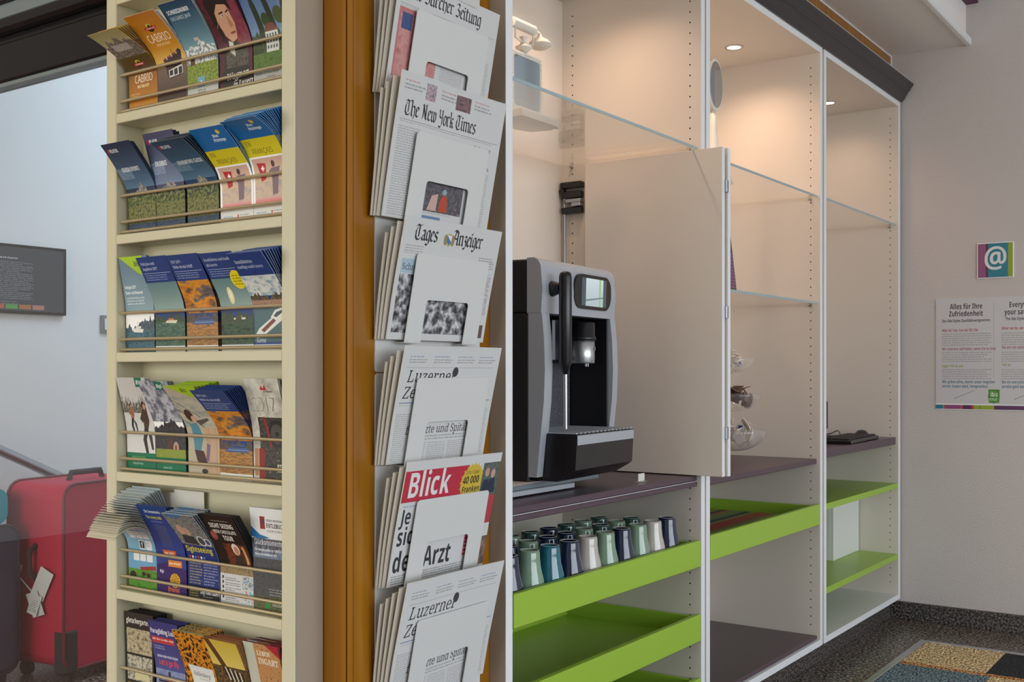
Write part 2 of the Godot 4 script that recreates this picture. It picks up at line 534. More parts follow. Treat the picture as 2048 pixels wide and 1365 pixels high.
# ---------------------------------------------------------------- cabinets
func holes(u: Node, x: float, side: float):
	var st := begin()
	for z in [-1.469, -1.887]:
		for k in 67:
			var y := 0.17 + 0.032 * k
			var c := Vector3(x + side * 0.0004, y, z)
			for q in 8:
				var t0 := TAU * q / 8
				var t1 := TAU * (q + 1) / 8
				ftri(st, c, c + Vector3(0, cos(t0), sin(t0)) * 0.0026, c + Vector3(0, cos(t1), sin(t1)) * 0.0026, Vector3(side, 0, 0))
	tag(part(u, "shelf_pin_holes", done(st), M.hole), "two columns of small dark shelf pin holes", "", "", "stuff")

func glass_shelf(u: Node, x0: float, x1: float, y: float):
	var g := bb(u, "glass_shelf", Vector3(x0 + 0.002, y - 0.008, BACK + 0.004), Vector3(x1 - 0.002, y, CAB - 0.012), M.glass, 0.0)
	tag(g, "clear glass shelf with a greenish polished edge")
	bb(g, "polished_edge", Vector3(x0 + 0.002, y - 0.008, CAB - 0.012) - g.position, Vector3(x1 - 0.002, y, CAB - 0.0105) - g.position, M.glass_edge, 0.0)
	for z in [-1.47, -1.888]:
		for s in [0, 1]:
			var x: float = x0 if s == 0 else x1
			var d := 0.012 if s == 0 else -0.012
			bar(u, "shelf_support", Vector3(x, y - 0.014, z), Vector3(x + d, y - 0.014, z), 0.005, M.steel, 8)

func drawer(u: Node, x0: float, x1: float, y0: float, y1: float):
	var st := begin()
	var z1 := CAB + 0.001
	var z0 := BACK + 0.03
	var parts := [[Vector3(x0, y0, z1 - 0.018), Vector3(x1, y1, z1)], [Vector3(x0 + 0.012, y0 + 0.012, z0), Vector3(x1 - 0.012, y0 + 0.024, z1 - 0.018)],
		[Vector3(x0 + 0.002, y0 + 0.01, z0), Vector3(x0 + 0.014, y1 - 0.006, z1 - 0.018)], [Vector3(x1 - 0.014, y0 + 0.01, z0), Vector3(x1 - 0.002, y1 - 0.006, z1 - 0.018)], [Vector3(x0 + 0.002, y0 + 0.01, z0 - 0.012), Vector3(x1 - 0.002, y1 - 0.006, z0)]]
	for p in parts: add_cbox(st, p[1] - p[0], 0.002, (p[0] + p[1]) / 2)
	return tag(part(u, "drawer", done(st), M.green), "lime green pull-out tray")

func cabinets():
	var xs := [[2.017, 2.043, 3.03, 3.055], [3.066, 3.091, 4.066, 4.091], [4.108, 4.133, 5.094, 5.122]]
	var labels := ["tall white cabinet unit holding the coffee machine, folding door pushed in", "tall white cabinet unit with two glass shelves and one green tray", "tall white cabinet unit with green shelves and a keyboard on its counter"]
	var units := []
	for i in 3:
		var x: Array = xs[i]
		var u := thing("cabinet_unit", labels[i], "cabinet", Vector3(x[0], 0, BACK))
		u.position = Vector3.ZERO
		units.append(u)
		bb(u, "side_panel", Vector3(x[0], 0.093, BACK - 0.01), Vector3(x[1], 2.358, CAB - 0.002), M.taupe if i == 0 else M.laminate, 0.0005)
		bb(u, "side_panel", Vector3(x[2], 0.093, BACK - 0.01), Vector3(x[3], 2.358, CAB - 0.002), M.laminate, 0.0005)
		bb(u, "back_panel", Vector3(x[1], 0.117, BACK - 0.01), Vector3(x[2], 2.335, BACK), M.laminate, 0.0)
		bb(u, "top_panel", Vector3(x[1], 2.335, BACK - 0.01), Vector3(x[2], 2.358, CAB - 0.002), M.laminate, 0.0)
		bb(u, "bottom_panel", Vector3(x[1], 0.093, BACK - 0.01), Vector3(x[2], 0.117, CAB - 0.002), M.laminate_white, 0.0)
		for e in [[x[0], x[1], 0.093, 2.358], [x[2], x[3], 0.093, 2.358]]:
			tag(bb(u, "edge_band", Vector3(e[0], e[2], CAB - 0.002), Vector3(e[1], e[3], CAB), M.edge_white, 0.0007), "white edge band")
		for e in [[0.093, 0.117], [2.335, 2.358]]:
			bb(u, "edge_band", Vector3(x[1], e[0], CAB - 0.002), Vector3(x[2], e[1], CAB), M.edge_white, 0.0007)
		if i > 0: bb(u, "joint_strip", Vector3(x[0] - 0.011, 0.093, CAB - 0.03), Vector3(x[0], 2.358, CAB - 0.005), M.alu, 0.001)
		holes(u, x[2], -1.0)
		holes(u, x[1], 1.0)
	# first unit: glass shelf, counter, two trays, folding door on its slide
	var a: Node3D = units[0]
	glass_shelf(a, 2.043, 3.03, 1.806)
	var ct := bb(a, "counter_board", Vector3(2.044, 0.785, BACK), Vector3(3.029, 0.8005, CAB - 0.012), M.purple_board, 0.002)
	tag(ct, "dark purple-brown counter board")
	bb(a, "counter_board", Vector3(2.044, 0.8015, BACK), Vector3(3.029, 0.819, CAB - 0.014), M.purple_board, 0.002)
	bb(a, "counter_trim", Vector3(2.044, 0.8003, CAB - 0.0135), Vector3(3.029, 0.8017, CAB - 0.0115), M.edge_white, 0.0003)
	drawer(a, 2.048, 3.026, 0.545, 0.624)
	drawer(a, 2.048, 3.026, 0.322, 0.402)
	drawer(a, 2.048, 3.026, 0.135, 0.21)
	var door := Node3D.new()
	door.name = "folding_door"
	a.add_child(door)
	tag(door, "beige folding door parked along the side wall, front edge sticking out")
	bb(door, "leaf", Vector3(2.984, 0.822, -1.812), Vector3(3.002, 1.789, -1.345), M.laminate, 0.001)
	bb(door, "leaf", Vector3(3.0085, 0.822, -1.812), Vector3(3.0265, 1.789, -1.338), M.laminate, 0.001)
	bb(door, "edge_band", Vector3(2.984, 0.822, -1.345), Vector3(3.002, 1.789, -1.3435), M.edge_white, 0.0005)
	bb(door, "edge_band", Vector3(3.0085, 0.822, -1.338), Vector3(3.0265, 1.789, -1.3365), M.edge_white, 0.0005)
	for y in [1.675, 1.305, 0.95]: bb(door, "hinge", Vector3(2.999, y - 0.018, -1.3445), Vector3(3.0115, y + 0.018, -1.3355), M.steel, 0.001)
	var sl := Node3D.new()
	sl.name = "door_slide"
	a.add_child(sl)
	tag(sl, "black and steel sliding mechanism of the folding door")
	for p in [[1.722, 1.742, -1.92, -1.84, "carriage"], [1.69, 1.712, -1.915, -1.842, "carriage"], [1.64, 1.66, -1.915, -1.842, "carriage"]]:
		bb(sl, p[4], Vector3(3.004, p[0], p[2]), Vector3(3.0295, p[1], p[3]), M.black_plastic, 0.003)
	bb(sl, "bracket", Vector3(3.006, 1.675, -1.9), Vector3(3.0295, 1.687, -1.842), M.steel, 0.001)
	bb(sl, "bracket", Vector3(3.002, 1.662, -1.875), Vector3(3.0295, 1.674, -1.842), M.steel, 0.001)
	bar(sl, "roller", Vector3(3.002, 1.713, -1.912), Vector3(3.02, 1.713, -1.912), 0.009, M.black_plastic, 12)
	bar(sl, "guide_rod", Vector3(3.016, 0.82, -1.908), Vector3(3.016, 1.70, -1.908), 0.004, M.steel, 10)
	# second unit
	var b: Node3D = units[1]
	glass_shelf(b, 3.091, 4.066, 1.796)
	glass_shelf(b, 3.091, 4.066, 1.393)
	tag(bb(b, "counter_board", Vector3(3.092, 0.78, BACK), Vector3(4.065, 0.80, CAB - 0.014), M.purple_board, 0.002), "dark purple-brown counter board")
	drawer(b, 3.096, 4.062, 0.552, 0.63)
	tag(bb(b, "base_board", Vector3(3.092, 0.117, BACK), Vector3(4.065, 0.132, CAB - 0.011), M.purple_board, 0.003), "dark purple-brown base board")
	# third unit
	var c: Node3D = units[2]
	glass_shelf(c, 4.133, 5.094, 1.80)
	tag(bb(c, "counter_board", Vector3(4.134, 0.797, BACK), Vector3(5.093, 0.831, CAB - 0.012), M.purple_board, 0.002), "dark purple-brown counter board")
	tag(bb(c, "shelf", Vector3(4.134, 0.599, BACK), Vector3(5.093, 0.623, CAB - 0.003), M.green, 0.001), "lime green shelf board")
	tag(bb(c, "shelf", Vector3(4.134, 0.277, BACK), Vector3(5.093, 0.301, CAB - 0.003), M.green, 0.001), "lime green shelf board")
	# white box closing the back of the middle compartment
	var bxn := thing("cable_box", "white panel box standing on lower green shelf of the cabinet", "box", Vector3(4.737, 0.3015, -1.61))
	bb(bxn, "front_panel", Vector3(0.001, 0, -0.012), Vector3(0.35, 0.297, 0), M.laminate_white, 0.001)
	bb(bxn, "side_panel", Vector3(0, 0, -0.31), Vector3(0.014, 0.297, -0.0125), M.laminate_white, 0.001)
	# downlights
	for i in 3:
		var cx: float = (xs[i][1] + xs[i][2]) / 2
		for s in [-0.235, 0.235]:
			downlight(Vector3(cx + s, 2.335, -1.67), [0.2, 0.26, 0.1][i], i)
	# cornice
	var prof := PackedVector2Array()
	for p in [[-1.478, 2.3585], [-1.428, 2.3585], [-1.422, 2.362], [-1.419, 2.368], [-1.414, 2.371], [-1.411, 2.378], [-1.404, 2.391], [-1.399, 2.397], [-1.399, 2.401], [-1.394, 2.403], [-1.39, 2.408], [-1.384, 2.419], [-1.377, 2.427], [-1.375, 2.431], [-1.375, 2.438], [-1.478, 2.438]]:
		prof.append(Vector2(-p[0], p[1]))
	var cn := thing("cornice", "black moulded cornice along the top of the cabinets", "cornice", Vector3(2.0, 0, 0))
	part(cn, "moulding", extrude(prof, 3.13), M.cornice_black, Vector3(1.565, 0, 0), Vector3(0, PI / 2, 0))
	bb(cn, "cover_strip", Vector3(0, 2.4385, -1.477), Vector3(3.13, 2.4425, -1.377), M.edge_white, 0.001)

func downlight(at: Vector3, energy: float, unit: int):
	var where: String = ["above the coffee machine", "above the glass shelves of the middle cabinet", "above the keyboard cabinet"][unit]
	var l := thing("recessed_downlight", "small round recessed spotlight %s" % where, "lamp", at, 0.0, "cabinet downlights " + where)
	part(l, "trim_ring", lathe([Vector2(0.026, -0.001), Vector2(0.026, -0.0035), Vector2(0.034, -0.003), Vector2(0.037, -0.0005), Vector2(0.037, 0.0)], 28), M.alu)
	var gm := mat("lamp_glow_%d" % unit, c8(255, 226, 190), 0.4)
	gm.emission_enabled = true
	gm.emission = c8(255, 214, 170)
	gm.emission_energy_multiplier = 3.0
	part(l, "lamp_lens", lathe([Vector2(0, -0.0025), Vector2(0.0255, -0.0022), Vector2(0.0258, 0.0)], 24), gm)
	var s := SpotLight3D.new()
	s.name = "lamp_light"
	s.light_color = c8(255, 214, 182)
	s.light_energy = energy
	s.spot_range = 6.0
	s.spot_attenuation = 2.0
	s.spot_angle = 76.0
	s.spot_angle_attenuation = 1.0
	s.light_size = 0.024
	s.shadow_enabled = true
	l.add_child(s)
	s.position = Vector3(0, -0.008, 0)
	s.rotation.x = -PI / 2

# ---------------------------------------------------------------- print: pictures and lettering computed into textures
var fonts := {}
func font(kind: String) -> SystemFont:
	if not fonts.has(kind):
		var f := SystemFont.new()
		f.font_names = PackedStringArray(["Droid Serif" if kind.begins_with("serif") else "Droid Sans"])
		f.font_weight = 700 if kind.ends_with("bold") else 400
		fonts[kind] = f
	return fonts[kind]

func canvas(w: int, h: int, c: Color) -> Image:
	var im := Image.create(w, h, false, Image.FORMAT_RGB8)
	im.fill(c)
	return im

func rc(im: Image, x: float, y: float, w: float, h: float, c: Color):
	im.fill_rect(Rect2i(int(x), int(y), maxi(1, int(w)), maxi(1, int(h))), c)

func tri_fill(im: Image, a: Vector2, b: Vector2, c: Vector2, col: Color):
	var y0 := int(floor(minf(a.y, minf(b.y, c.y))))
	var y1 := int(ceil(maxf(a.y, maxf(b.y, c.y))))
	for y in range(maxi(y0, 0), mini(y1 + 1, im.get_height())):
		var yc := y + 0.5
		var lo := 1e9
		var hi := -1e9
		for e in [[a, b], [b, c], [c, a]]:
			var p: Vector2 = e[0]
			var q: Vector2 = e[1]
			if (p.y <= yc) != (q.y <= yc):
				var x := p.x + (yc - p.y) / (q.y - p.y) * (q.x - p.x)
				lo = minf(lo, x)
				hi = maxf(hi, x)
		if hi >= lo:
			var xa := int(round(lo))
			var xb := int(round(hi))
			if xb > xa: im.fill_rect(Rect2i(xa, y, xb - xa, 1), col)
			elif hi - lo > 0.3: im.fill_rect(Rect2i(int(lo), y, 1, 1), col)

func poly(im: Image, pts: Array, col: Color):
	var p := PackedVector2Array(pts)
	var ids := Geometry2D.triangulate_polygon(p)
	for i in range(0, ids.size(), 3): tri_fill(im, p[ids[i]], p[ids[i + 1]], p[ids[i + 2]], col)

func ell(im: Image, cx: float, cy: float, rx: float, ry: float, col: Color, ang := 0.0):
	var pts := []
	for k in 28: pts.append(Vector2(cx, cy) + (Vector2(cos(TAU * k / 28) * rx, sin(TAU * k / 28) * ry)).rotated(ang))
	poly(im, pts, col)

func grad(im: Image, x: int, y: int, w: int, h: int, c0: Color, c1: Color):
	for k in h: im.fill_rect(Rect2i(x, y + k, w, 1), c0.lerp(c1, float(k) / maxf(1, h - 1)))

func text(im: Image, s: String, x: float, y: float, cap: float, col: Color, kind := "sans", cond := 1.0, slope := 0.0, slant := 0.0) -> float:
	var t := TextMesh.new()
	t.font = font(kind)
	t.text = s
	t.font_size = 64
	t.pixel_size = 1.0 / 64
	t.depth = 0.0
	t.curve_step = 4.0
	t.horizontal_alignment = HORIZONTAL_ALIGNMENT_LEFT
	t.vertical_alignment = VERTICAL_ALIGNMENT_TOP
	var arr := t.get_mesh_arrays()
	var v: PackedVector3Array = arr[Mesh.ARRAY_VERTEX]
	var idx: PackedInt32Array = arr[Mesh.ARRAY_INDEX]
	var k := cap / 0.719
	var pts := PackedVector2Array()
	var wide := 0.0
	for p in v:
		var px := p.x * k * cond + (p.y + 0.9375) * k * slant
		pts.append(Vector2(x + px, y - (p.y + 0.9375) * k + px * slope))
		wide = maxf(wide, px)
	for i in range(0, idx.size(), 3): tri_fill(im, pts[idx[i]], pts[idx[i + 1]], pts[idx[i + 2]], col)
	return wide

# lettering centred on x
func ctext(im: Image, s: String, x: float, y: float, cap: float, col: Color, kind := "sans", cond := 1.0):
	var t := TextMesh.new()
	t.font = font(kind)
	t.text = s
	t.font_size = 64
	t.pixel_size = 1.0 / 64
	t.depth = 0.0
	text(im, s, x - t.get_aabb().size.x * cap / 0.719 * cond / 2, y, cap, col, kind, cond)

# columns of print too small to read
func small_print(im: Image, x: int, y: int, w: int, h: int, lh: float, col: Color, sd := 1, ragged := 0.25):
	var r := RandomNumberGenerator.new()
	r.seed = sd
	var yy := float(y)
	while yy + lh * 0.5 < y + h:
		var xx := float(x)
		var end := x + w * (1.0 - (r.randf() * ragged if r.randf() < 0.5 else 0.0))
		while xx < end:
			var word := minf(lh * r.randf_range(0.7, 2.6), end - xx)
			var q := xx
			while q < xx + word:
				var hh := lh * (0.5 if r.randf() < 0.7 else 0.36)
				rc(im, q, yy + lh * 0.6 - hh, maxf(1.0, lh * 0.2), hh, col)
				q += maxf(2.0, lh * 0.34)
			xx += word + lh * 0.4
		yy += lh

func noise_img(w: int, h: int, freq: float, sd: int, oct := 4) -> PackedByteArray:
	var fn := FastNoiseLite.new()
	fn.seed = sd
	fn.frequency = freq
	fn.fractal_octaves = oct
	var im := fn.get_image(w, h)
	im.convert(Image.FORMAT_L8)
	return im.get_data()

# a patch coloured by noise through a list of colours; sx stretches it sideways
func patch(im: Image, x: int, y: int, w: int, h: int, cols: Array, freq := 0.03, sd := 1, sx := 1.0, top_wave := 0.0):
	var nw := maxi(2, int(w / sx))
	var d := noise_img(nw, h, freq, sd)
	var edge := noise_img(w, 1, 0.02, sd + 9)
	for j in h:
		for i in w:
			if top_wave > 0 and j < top_wave * edge[i] / 255.0: continue
			var v := d[j * nw + mini(int(i / sx), nw - 1)] / 255.0 * (cols.size() - 1)
			var k := mini(int(v), cols.size() - 2)
			var px := x + i
			var py := y + j
			if px >= 0 and py >= 0 and px < im.get_width() and py < im.get_height(): im.set_pixel(px, py, cols[k].lerp(cols[k + 1], v - k))

# ridge line of hills or a mountain from x0 to x1 filled down to y1
func ridge(im: Image, x0: int, x1: int, ybase: float, amp: float, y1: int, cols: Array, freq := 0.02, sd := 1, peak := -1.0, peak_h := 0.0, peak_w := 60.0):
	var n := x1 - x0
	var e := noise_img(n, 1, freq, sd, 3)
	var t := noise_img(n, maxi(2, y1 - int(ybase - amp - peak_h)), 0.045, sd + 3, 4)
	var top0 := int(ybase - amp - peak_h)
	for i in n:
		var py := ybase - amp * (e[i] / 127.5 - 1.0)
		if peak >= 0: py -= peak_h * maxf(0.0, 1.0 - absf(x0 + i - peak) / peak_w)
		for y in range(maxi(0, int(py)), mini(y1, im.get_height())):
			var v := t[clampi(y - top0, 0, t.size() / n - 1) * n + i] / 255.0 * (cols.size() - 1)
			var k := mini(int(v), cols.size() - 2)
			if x0 + i >= 0 and x0 + i < im.get_width(): im.set_pixel(x0 + i, y, cols[k].lerp(cols[k + 1], v - k))

# broken-letter lettering written with a broad slanted pen: strokes on a grid, x-height 4, capitals 6
const PEN := {
	"a": [2.5, [[.3, 3.4, 1, 4, 1.8, 3.5, 1.8, .5, 2.3, 0], [1.8, 2.2, .8, 1.9, .4, 1.2, .4, .6, 1, 0, 1.8, .7]]],
	"c": [2.2, [[1.9, 3.4, 1.2, 4, .4, 3.3, .4, .7, 1.2, 0, 2, .6]]],
	"e": [2.2, [[1.9, 3.2, 1.2, 4, .4, 3.3, .4, .7, 1.2, 0, 2, .6], [1.9, 3.2, .4, 1.9]]],
	"g": [2.5, [[1.9, 3.9, 1.1, 4, .4, 3.3, .4, .8, 1.1, .1, 1.9, .7], [1.5, 3.9, 2, 3.6, 2, -.8, 1.2, -1.7, .3, -1.2]]],
	"h": [2.7, [[.1, 6, .5, 5.6, .5, .5, 1, 0], [.6, 3.3, 1.5, 4, 2.2, 3.3, 2.2, .3, 1.6, -1]]],
	"i": [1.4, [[0, 3.5, .5, 4, .5, .5, 1, 0], [.3, 5.3, .8, 4.9]]],
	"k": [2.5, [[.1, 6, .5, 5.6, .5, .5, 1, 0], [.6, 2.2, 1.6, 3.9, 2.1, 3.4], [.9, 2.3, 1.6, 1.8, 1.8, .5, 2.3, 0]]],
	"m": [4.4, [[0, 3.5, .5, 4, .5, .5, 1, 0], [.6, 3.4, 1.5, 4, 2.1, 3.5, 2.1, .5, 2.5, 0], [2.2, 3.4, 3.1, 4, 3.7, 3.5, 3.7, .5, 4.2, 0]]],
	"n": [2.8, [[0, 3.5, .5, 4, .5, .5, 1, 0], [.6, 3.4, 1.6, 4, 2.1, 3.5, 2.1, .5, 2.6, 0]]],
	"o": [2.4, [[1.1, 4, .4, 3.3, .4, .7, 1.2, 0, 2, .7, 2, 3.3, 1.1, 4]]],
	"r": [2.1, [[0, 3.5, .5, 4, .5, .5, 1, 0], [.6, 3.4, 1.3, 4, 1.9, 3.5]]],
	"s": [2.2, [[1.9, 3.5, 1.2, 4, .5, 3.4, .5, 2.5, 1.8, 1.6, 1.8, .6, 1.1, 0, .3, .5]]],
	"t": [1.9, [[.6, 5.2, .6, .6, 1.2, 0, 1.8, .5], [0, 4, 1.6, 4]]],
	"u": [2.8, [[0, 3.5, .5, 4, .5, .6, 1.2, 0, 2.1, .7], [1.7, 3.5, 2.1, 4, 2.1, .5, 2.6, 0]]],
	"ü": [2.8, [[0, 3.5, .5, 4, .5, .6, 1.2, 0, 2.1, .7], [1.7, 3.5, 2.1, 4, 2.1, .5, 2.6, 0], [.4, 5.3, .8, 4.9], [1.7, 5.3, 2.1, 4.9]]],
	"w": [3.6, [[0, 3.5, .5, 4, .5, .6, 1.2, 0, 1.9, .6], [1.5, 4, 1.9, 3.6, 1.9, .6, 2.6, 0, 3.2, .7, 3.2, 3.2, 2.7, 4]]],
	"z": [2.1, [[.3, 3.6, 1.0, 4, 1.7, 3.6, .9, 2.3, 1.7, 1.6, 1.7, 0, 1, -1.2, .2, -.8]]],
	"A": [3.7, [[.3, 5.2, 1.2, 5.9, 1.6, 5, .9, 2, .2, 0], [1.6, 5.7, 2.8, 5, 2.8, .5, 3.3, 0], [.6, 2.4, 2.8, 2.4]]],
	"N": [3.7, [[.2, 5, .9, 5.8, .9, .8, .3, 0], [.9, 5.4, 2.4, .6], [2, 5.2, 2.6, 5.8, 2.6, .6, 3.2, 0]]],
	"T": [3.5, [[.2, 5, 1, 5.8, 2.2, 5.3, 3.3, 5.9], [1.1, 4.8, .4, 3.5, .4, 1.2, 1.3, 0, 2.6, .2, 3.1, 1], [2, 5.3, 2, 1.2]]],
	"Y": [3.4, [[.2, 5, .8, 5.8, .8, 3.2, 1.6, 2.5, 2.6, 3.2], [2.1, 5.2, 2.6, 5.8, 2.6, .3, 1.8, -1.2, .6, -.8]]],
	"Z": [2.9, [[.3, 5, 1.2, 5.8, 2.2, 5.2, 1.2, 3.3, 2.4, 2.5, 2.4, .8, 1.4, 0, .3, .6]]],
	" ": [1.6, []],
}
func blackletter(im: Image, s: String, x: float, y: float, unit: float, col: Color, pen := 0.85) -> float:
	var n := Vector2(cos(0.75), -sin(0.75)) * pen * unit / 2
	for ch in s:
		var g: Array = PEN[ch]
		for stroke in g[1]:
			for i in range(0, stroke.size() - 2, 2):
				var a := Vector2(x + stroke[i] * unit, y - stroke[i + 1] * unit)
				var b := Vector2(x + stroke[i + 2] * unit, y - stroke[i + 3] * unit)
				var hair := Vector2(0.3, 0.3) * unit * 0.3
				tri_fill(im, a - n, a + n, b + n, col)
				tri_fill(im, a - n, b + n, b - n, col)
				tri_fill(im, a - hair, a + hair, b + hair, col)
				tri_fill(im, a - hair, b + hair, b - hair, col)
		x += g[0] * unit
	return x

func printed(key: String, im: Image, rough := 0.45) -> StandardMaterial3D:
	var m := mat(key, Color.WHITE, rough)
	m.albedo_texture = ImageTexture.create_from_image(im)
	m.texture_repeat = false
	return m

const PW := 240
const PH := 500
func logo(im: Image, x: float, y: float, s: float):
	ell(im, x, y, s * 0.62, s * 0.5, c8(40, 30, 22))
	ell(im, x - s * 0.05, y - s * 0.3, s * 0.45, s * 0.28, c8(206, 190, 60))
	poly(im, [Vector2(x - s * 0.4, y - s * 0.1), Vector2(x, y - s * 0.45), Vector2(x + s * 0.4, y - s * 0.1)], c8(50, 38, 30))
	rc(im, x - s, y - s * 0.12, s * 2, s * 0.36, c8(176, 28, 44))
	ctext(im, "STANSERHORN", x, y + s * 0.16, s * 0.2, c8(245, 225, 215), "sans bold", 0.8)

func pilatus(title: String, sky0: Color, sky1: Color, sd: int) -> Image:
	var im := canvas(PW, PH, sky0)
	grad(im, 0, 0, PW, 260, sky0, sky1)
	patch(im, 0, 150, 110, 60, [sky1, sky1.lerp(Color.WHITE, 0.18), sky1], 0.03, sd, 2.0)
	ridge(im, 0, PW, 300, 14, 340, [c8(70, 72, 78), c8(138, 132, 124), c8(206, 196, 180)], 0.02, sd, 130, 58, 75)
	ridge(im, 0, PW, 300, 22, 440, [c8(26, 38, 24), c8(50, 66, 30), c8(116, 124, 58), c8(160, 150, 104)], 0.02, sd + 4)
	patch(im, 0, 350, PW, 95, [c8(34, 44, 22), c8(84, 92, 40), c8(140, 136, 76), c8(60, 66, 34)], 0.05, sd + 2)
	patch(im, 0, 445, PW, 55, [c8(20, 34, 50), c8(52, 78, 104), c8(30, 46, 58)], 0.06, sd + 5, 4.0)
	ell(im, 26, 44, 8, 13, c8(190, 34, 52), 0.3)
	text(im, "PILATUS", 36, 54, 20, Color.WHITE, "sans bold", 0.62)
	text(im, title, 40, 168, 24, c8(238, 242, 246), "sans bold", 0.62)
	return im

func sgv(title: String, title2: String, warm: bool, sd: int) -> Image:
	var im := canvas(PW, PH, c8(38, 66, 128))
	text(im, title, 18, 44, 15, c8(226, 232, 242), "serif", 0.8)
	text(im, title2, 18, 72, 15, c8(226, 232, 242), "serif", 0.8)
	rc(im, 14, 88, 210, 2, c8(200, 210, 230))
	small_print(im, 18, 97, 170, 34, 12, c8(170, 186, 220), sd)
	if warm:
		patch(im, 0, 140, PW, 170, [c8(70, 72, 86), c8(190, 116, 40), c8(226, 150, 50), c8(120, 104, 100), c8(60, 62, 76)], 0.012, sd, 2.2)
		ridge(im, 0, PW, 320, 18, 360, [c8(74, 66, 66), c8(104, 92, 84)], 0.02, sd)
		patch(im, 0, 355, PW, 115, [c8(70, 60, 54), c8(200, 140, 66), c8(128, 96, 64), c8(222, 168, 90)], 0.05, sd + 1, 5.0)
		poly(im, [Vector2(40, 366), Vector2(60, 350), Vector2(84, 346), Vector2(96, 332), Vector2(178, 330), Vector2(196, 346), Vector2(216, 350), Vector2(206, 368)], c8(72, 96, 146))
		for k in 7: rc(im, 98 + 13 * k, 337, 9, 6, c8(30, 40, 70))
		rc(im, 62, 354, 146, 3, c8(150, 166, 200))
	else:
		grad(im, 0, 140, PW, 160, c8(104, 138, 142), c8(150, 172, 166))
		ridge(im, 0, PW, 318, 22, 352, [c8(40, 62, 48), c8(74, 96, 70)], 0.02, sd)
		patch(im, 0, 350, PW, 120, [c8(24, 52, 54), c8(90, 122, 92), c8(46, 80, 76), c8(160, 170, 120)], 0.05, sd + 1, 4.0)
		poly(im, [Vector2(80, 352), Vector2(96, 340), Vector2(180, 340), Vector2(170, 356)], c8(224, 214, 190))
		rc(im, 108, 330, 44, 10, c8(200, 120, 70))
	rc(im, 0, 470, PW, 30, c8(226, 226, 222))
	text(im, "LUZERN", 24, 490, 9, c8(50, 62, 110), "sans bold")
	return im

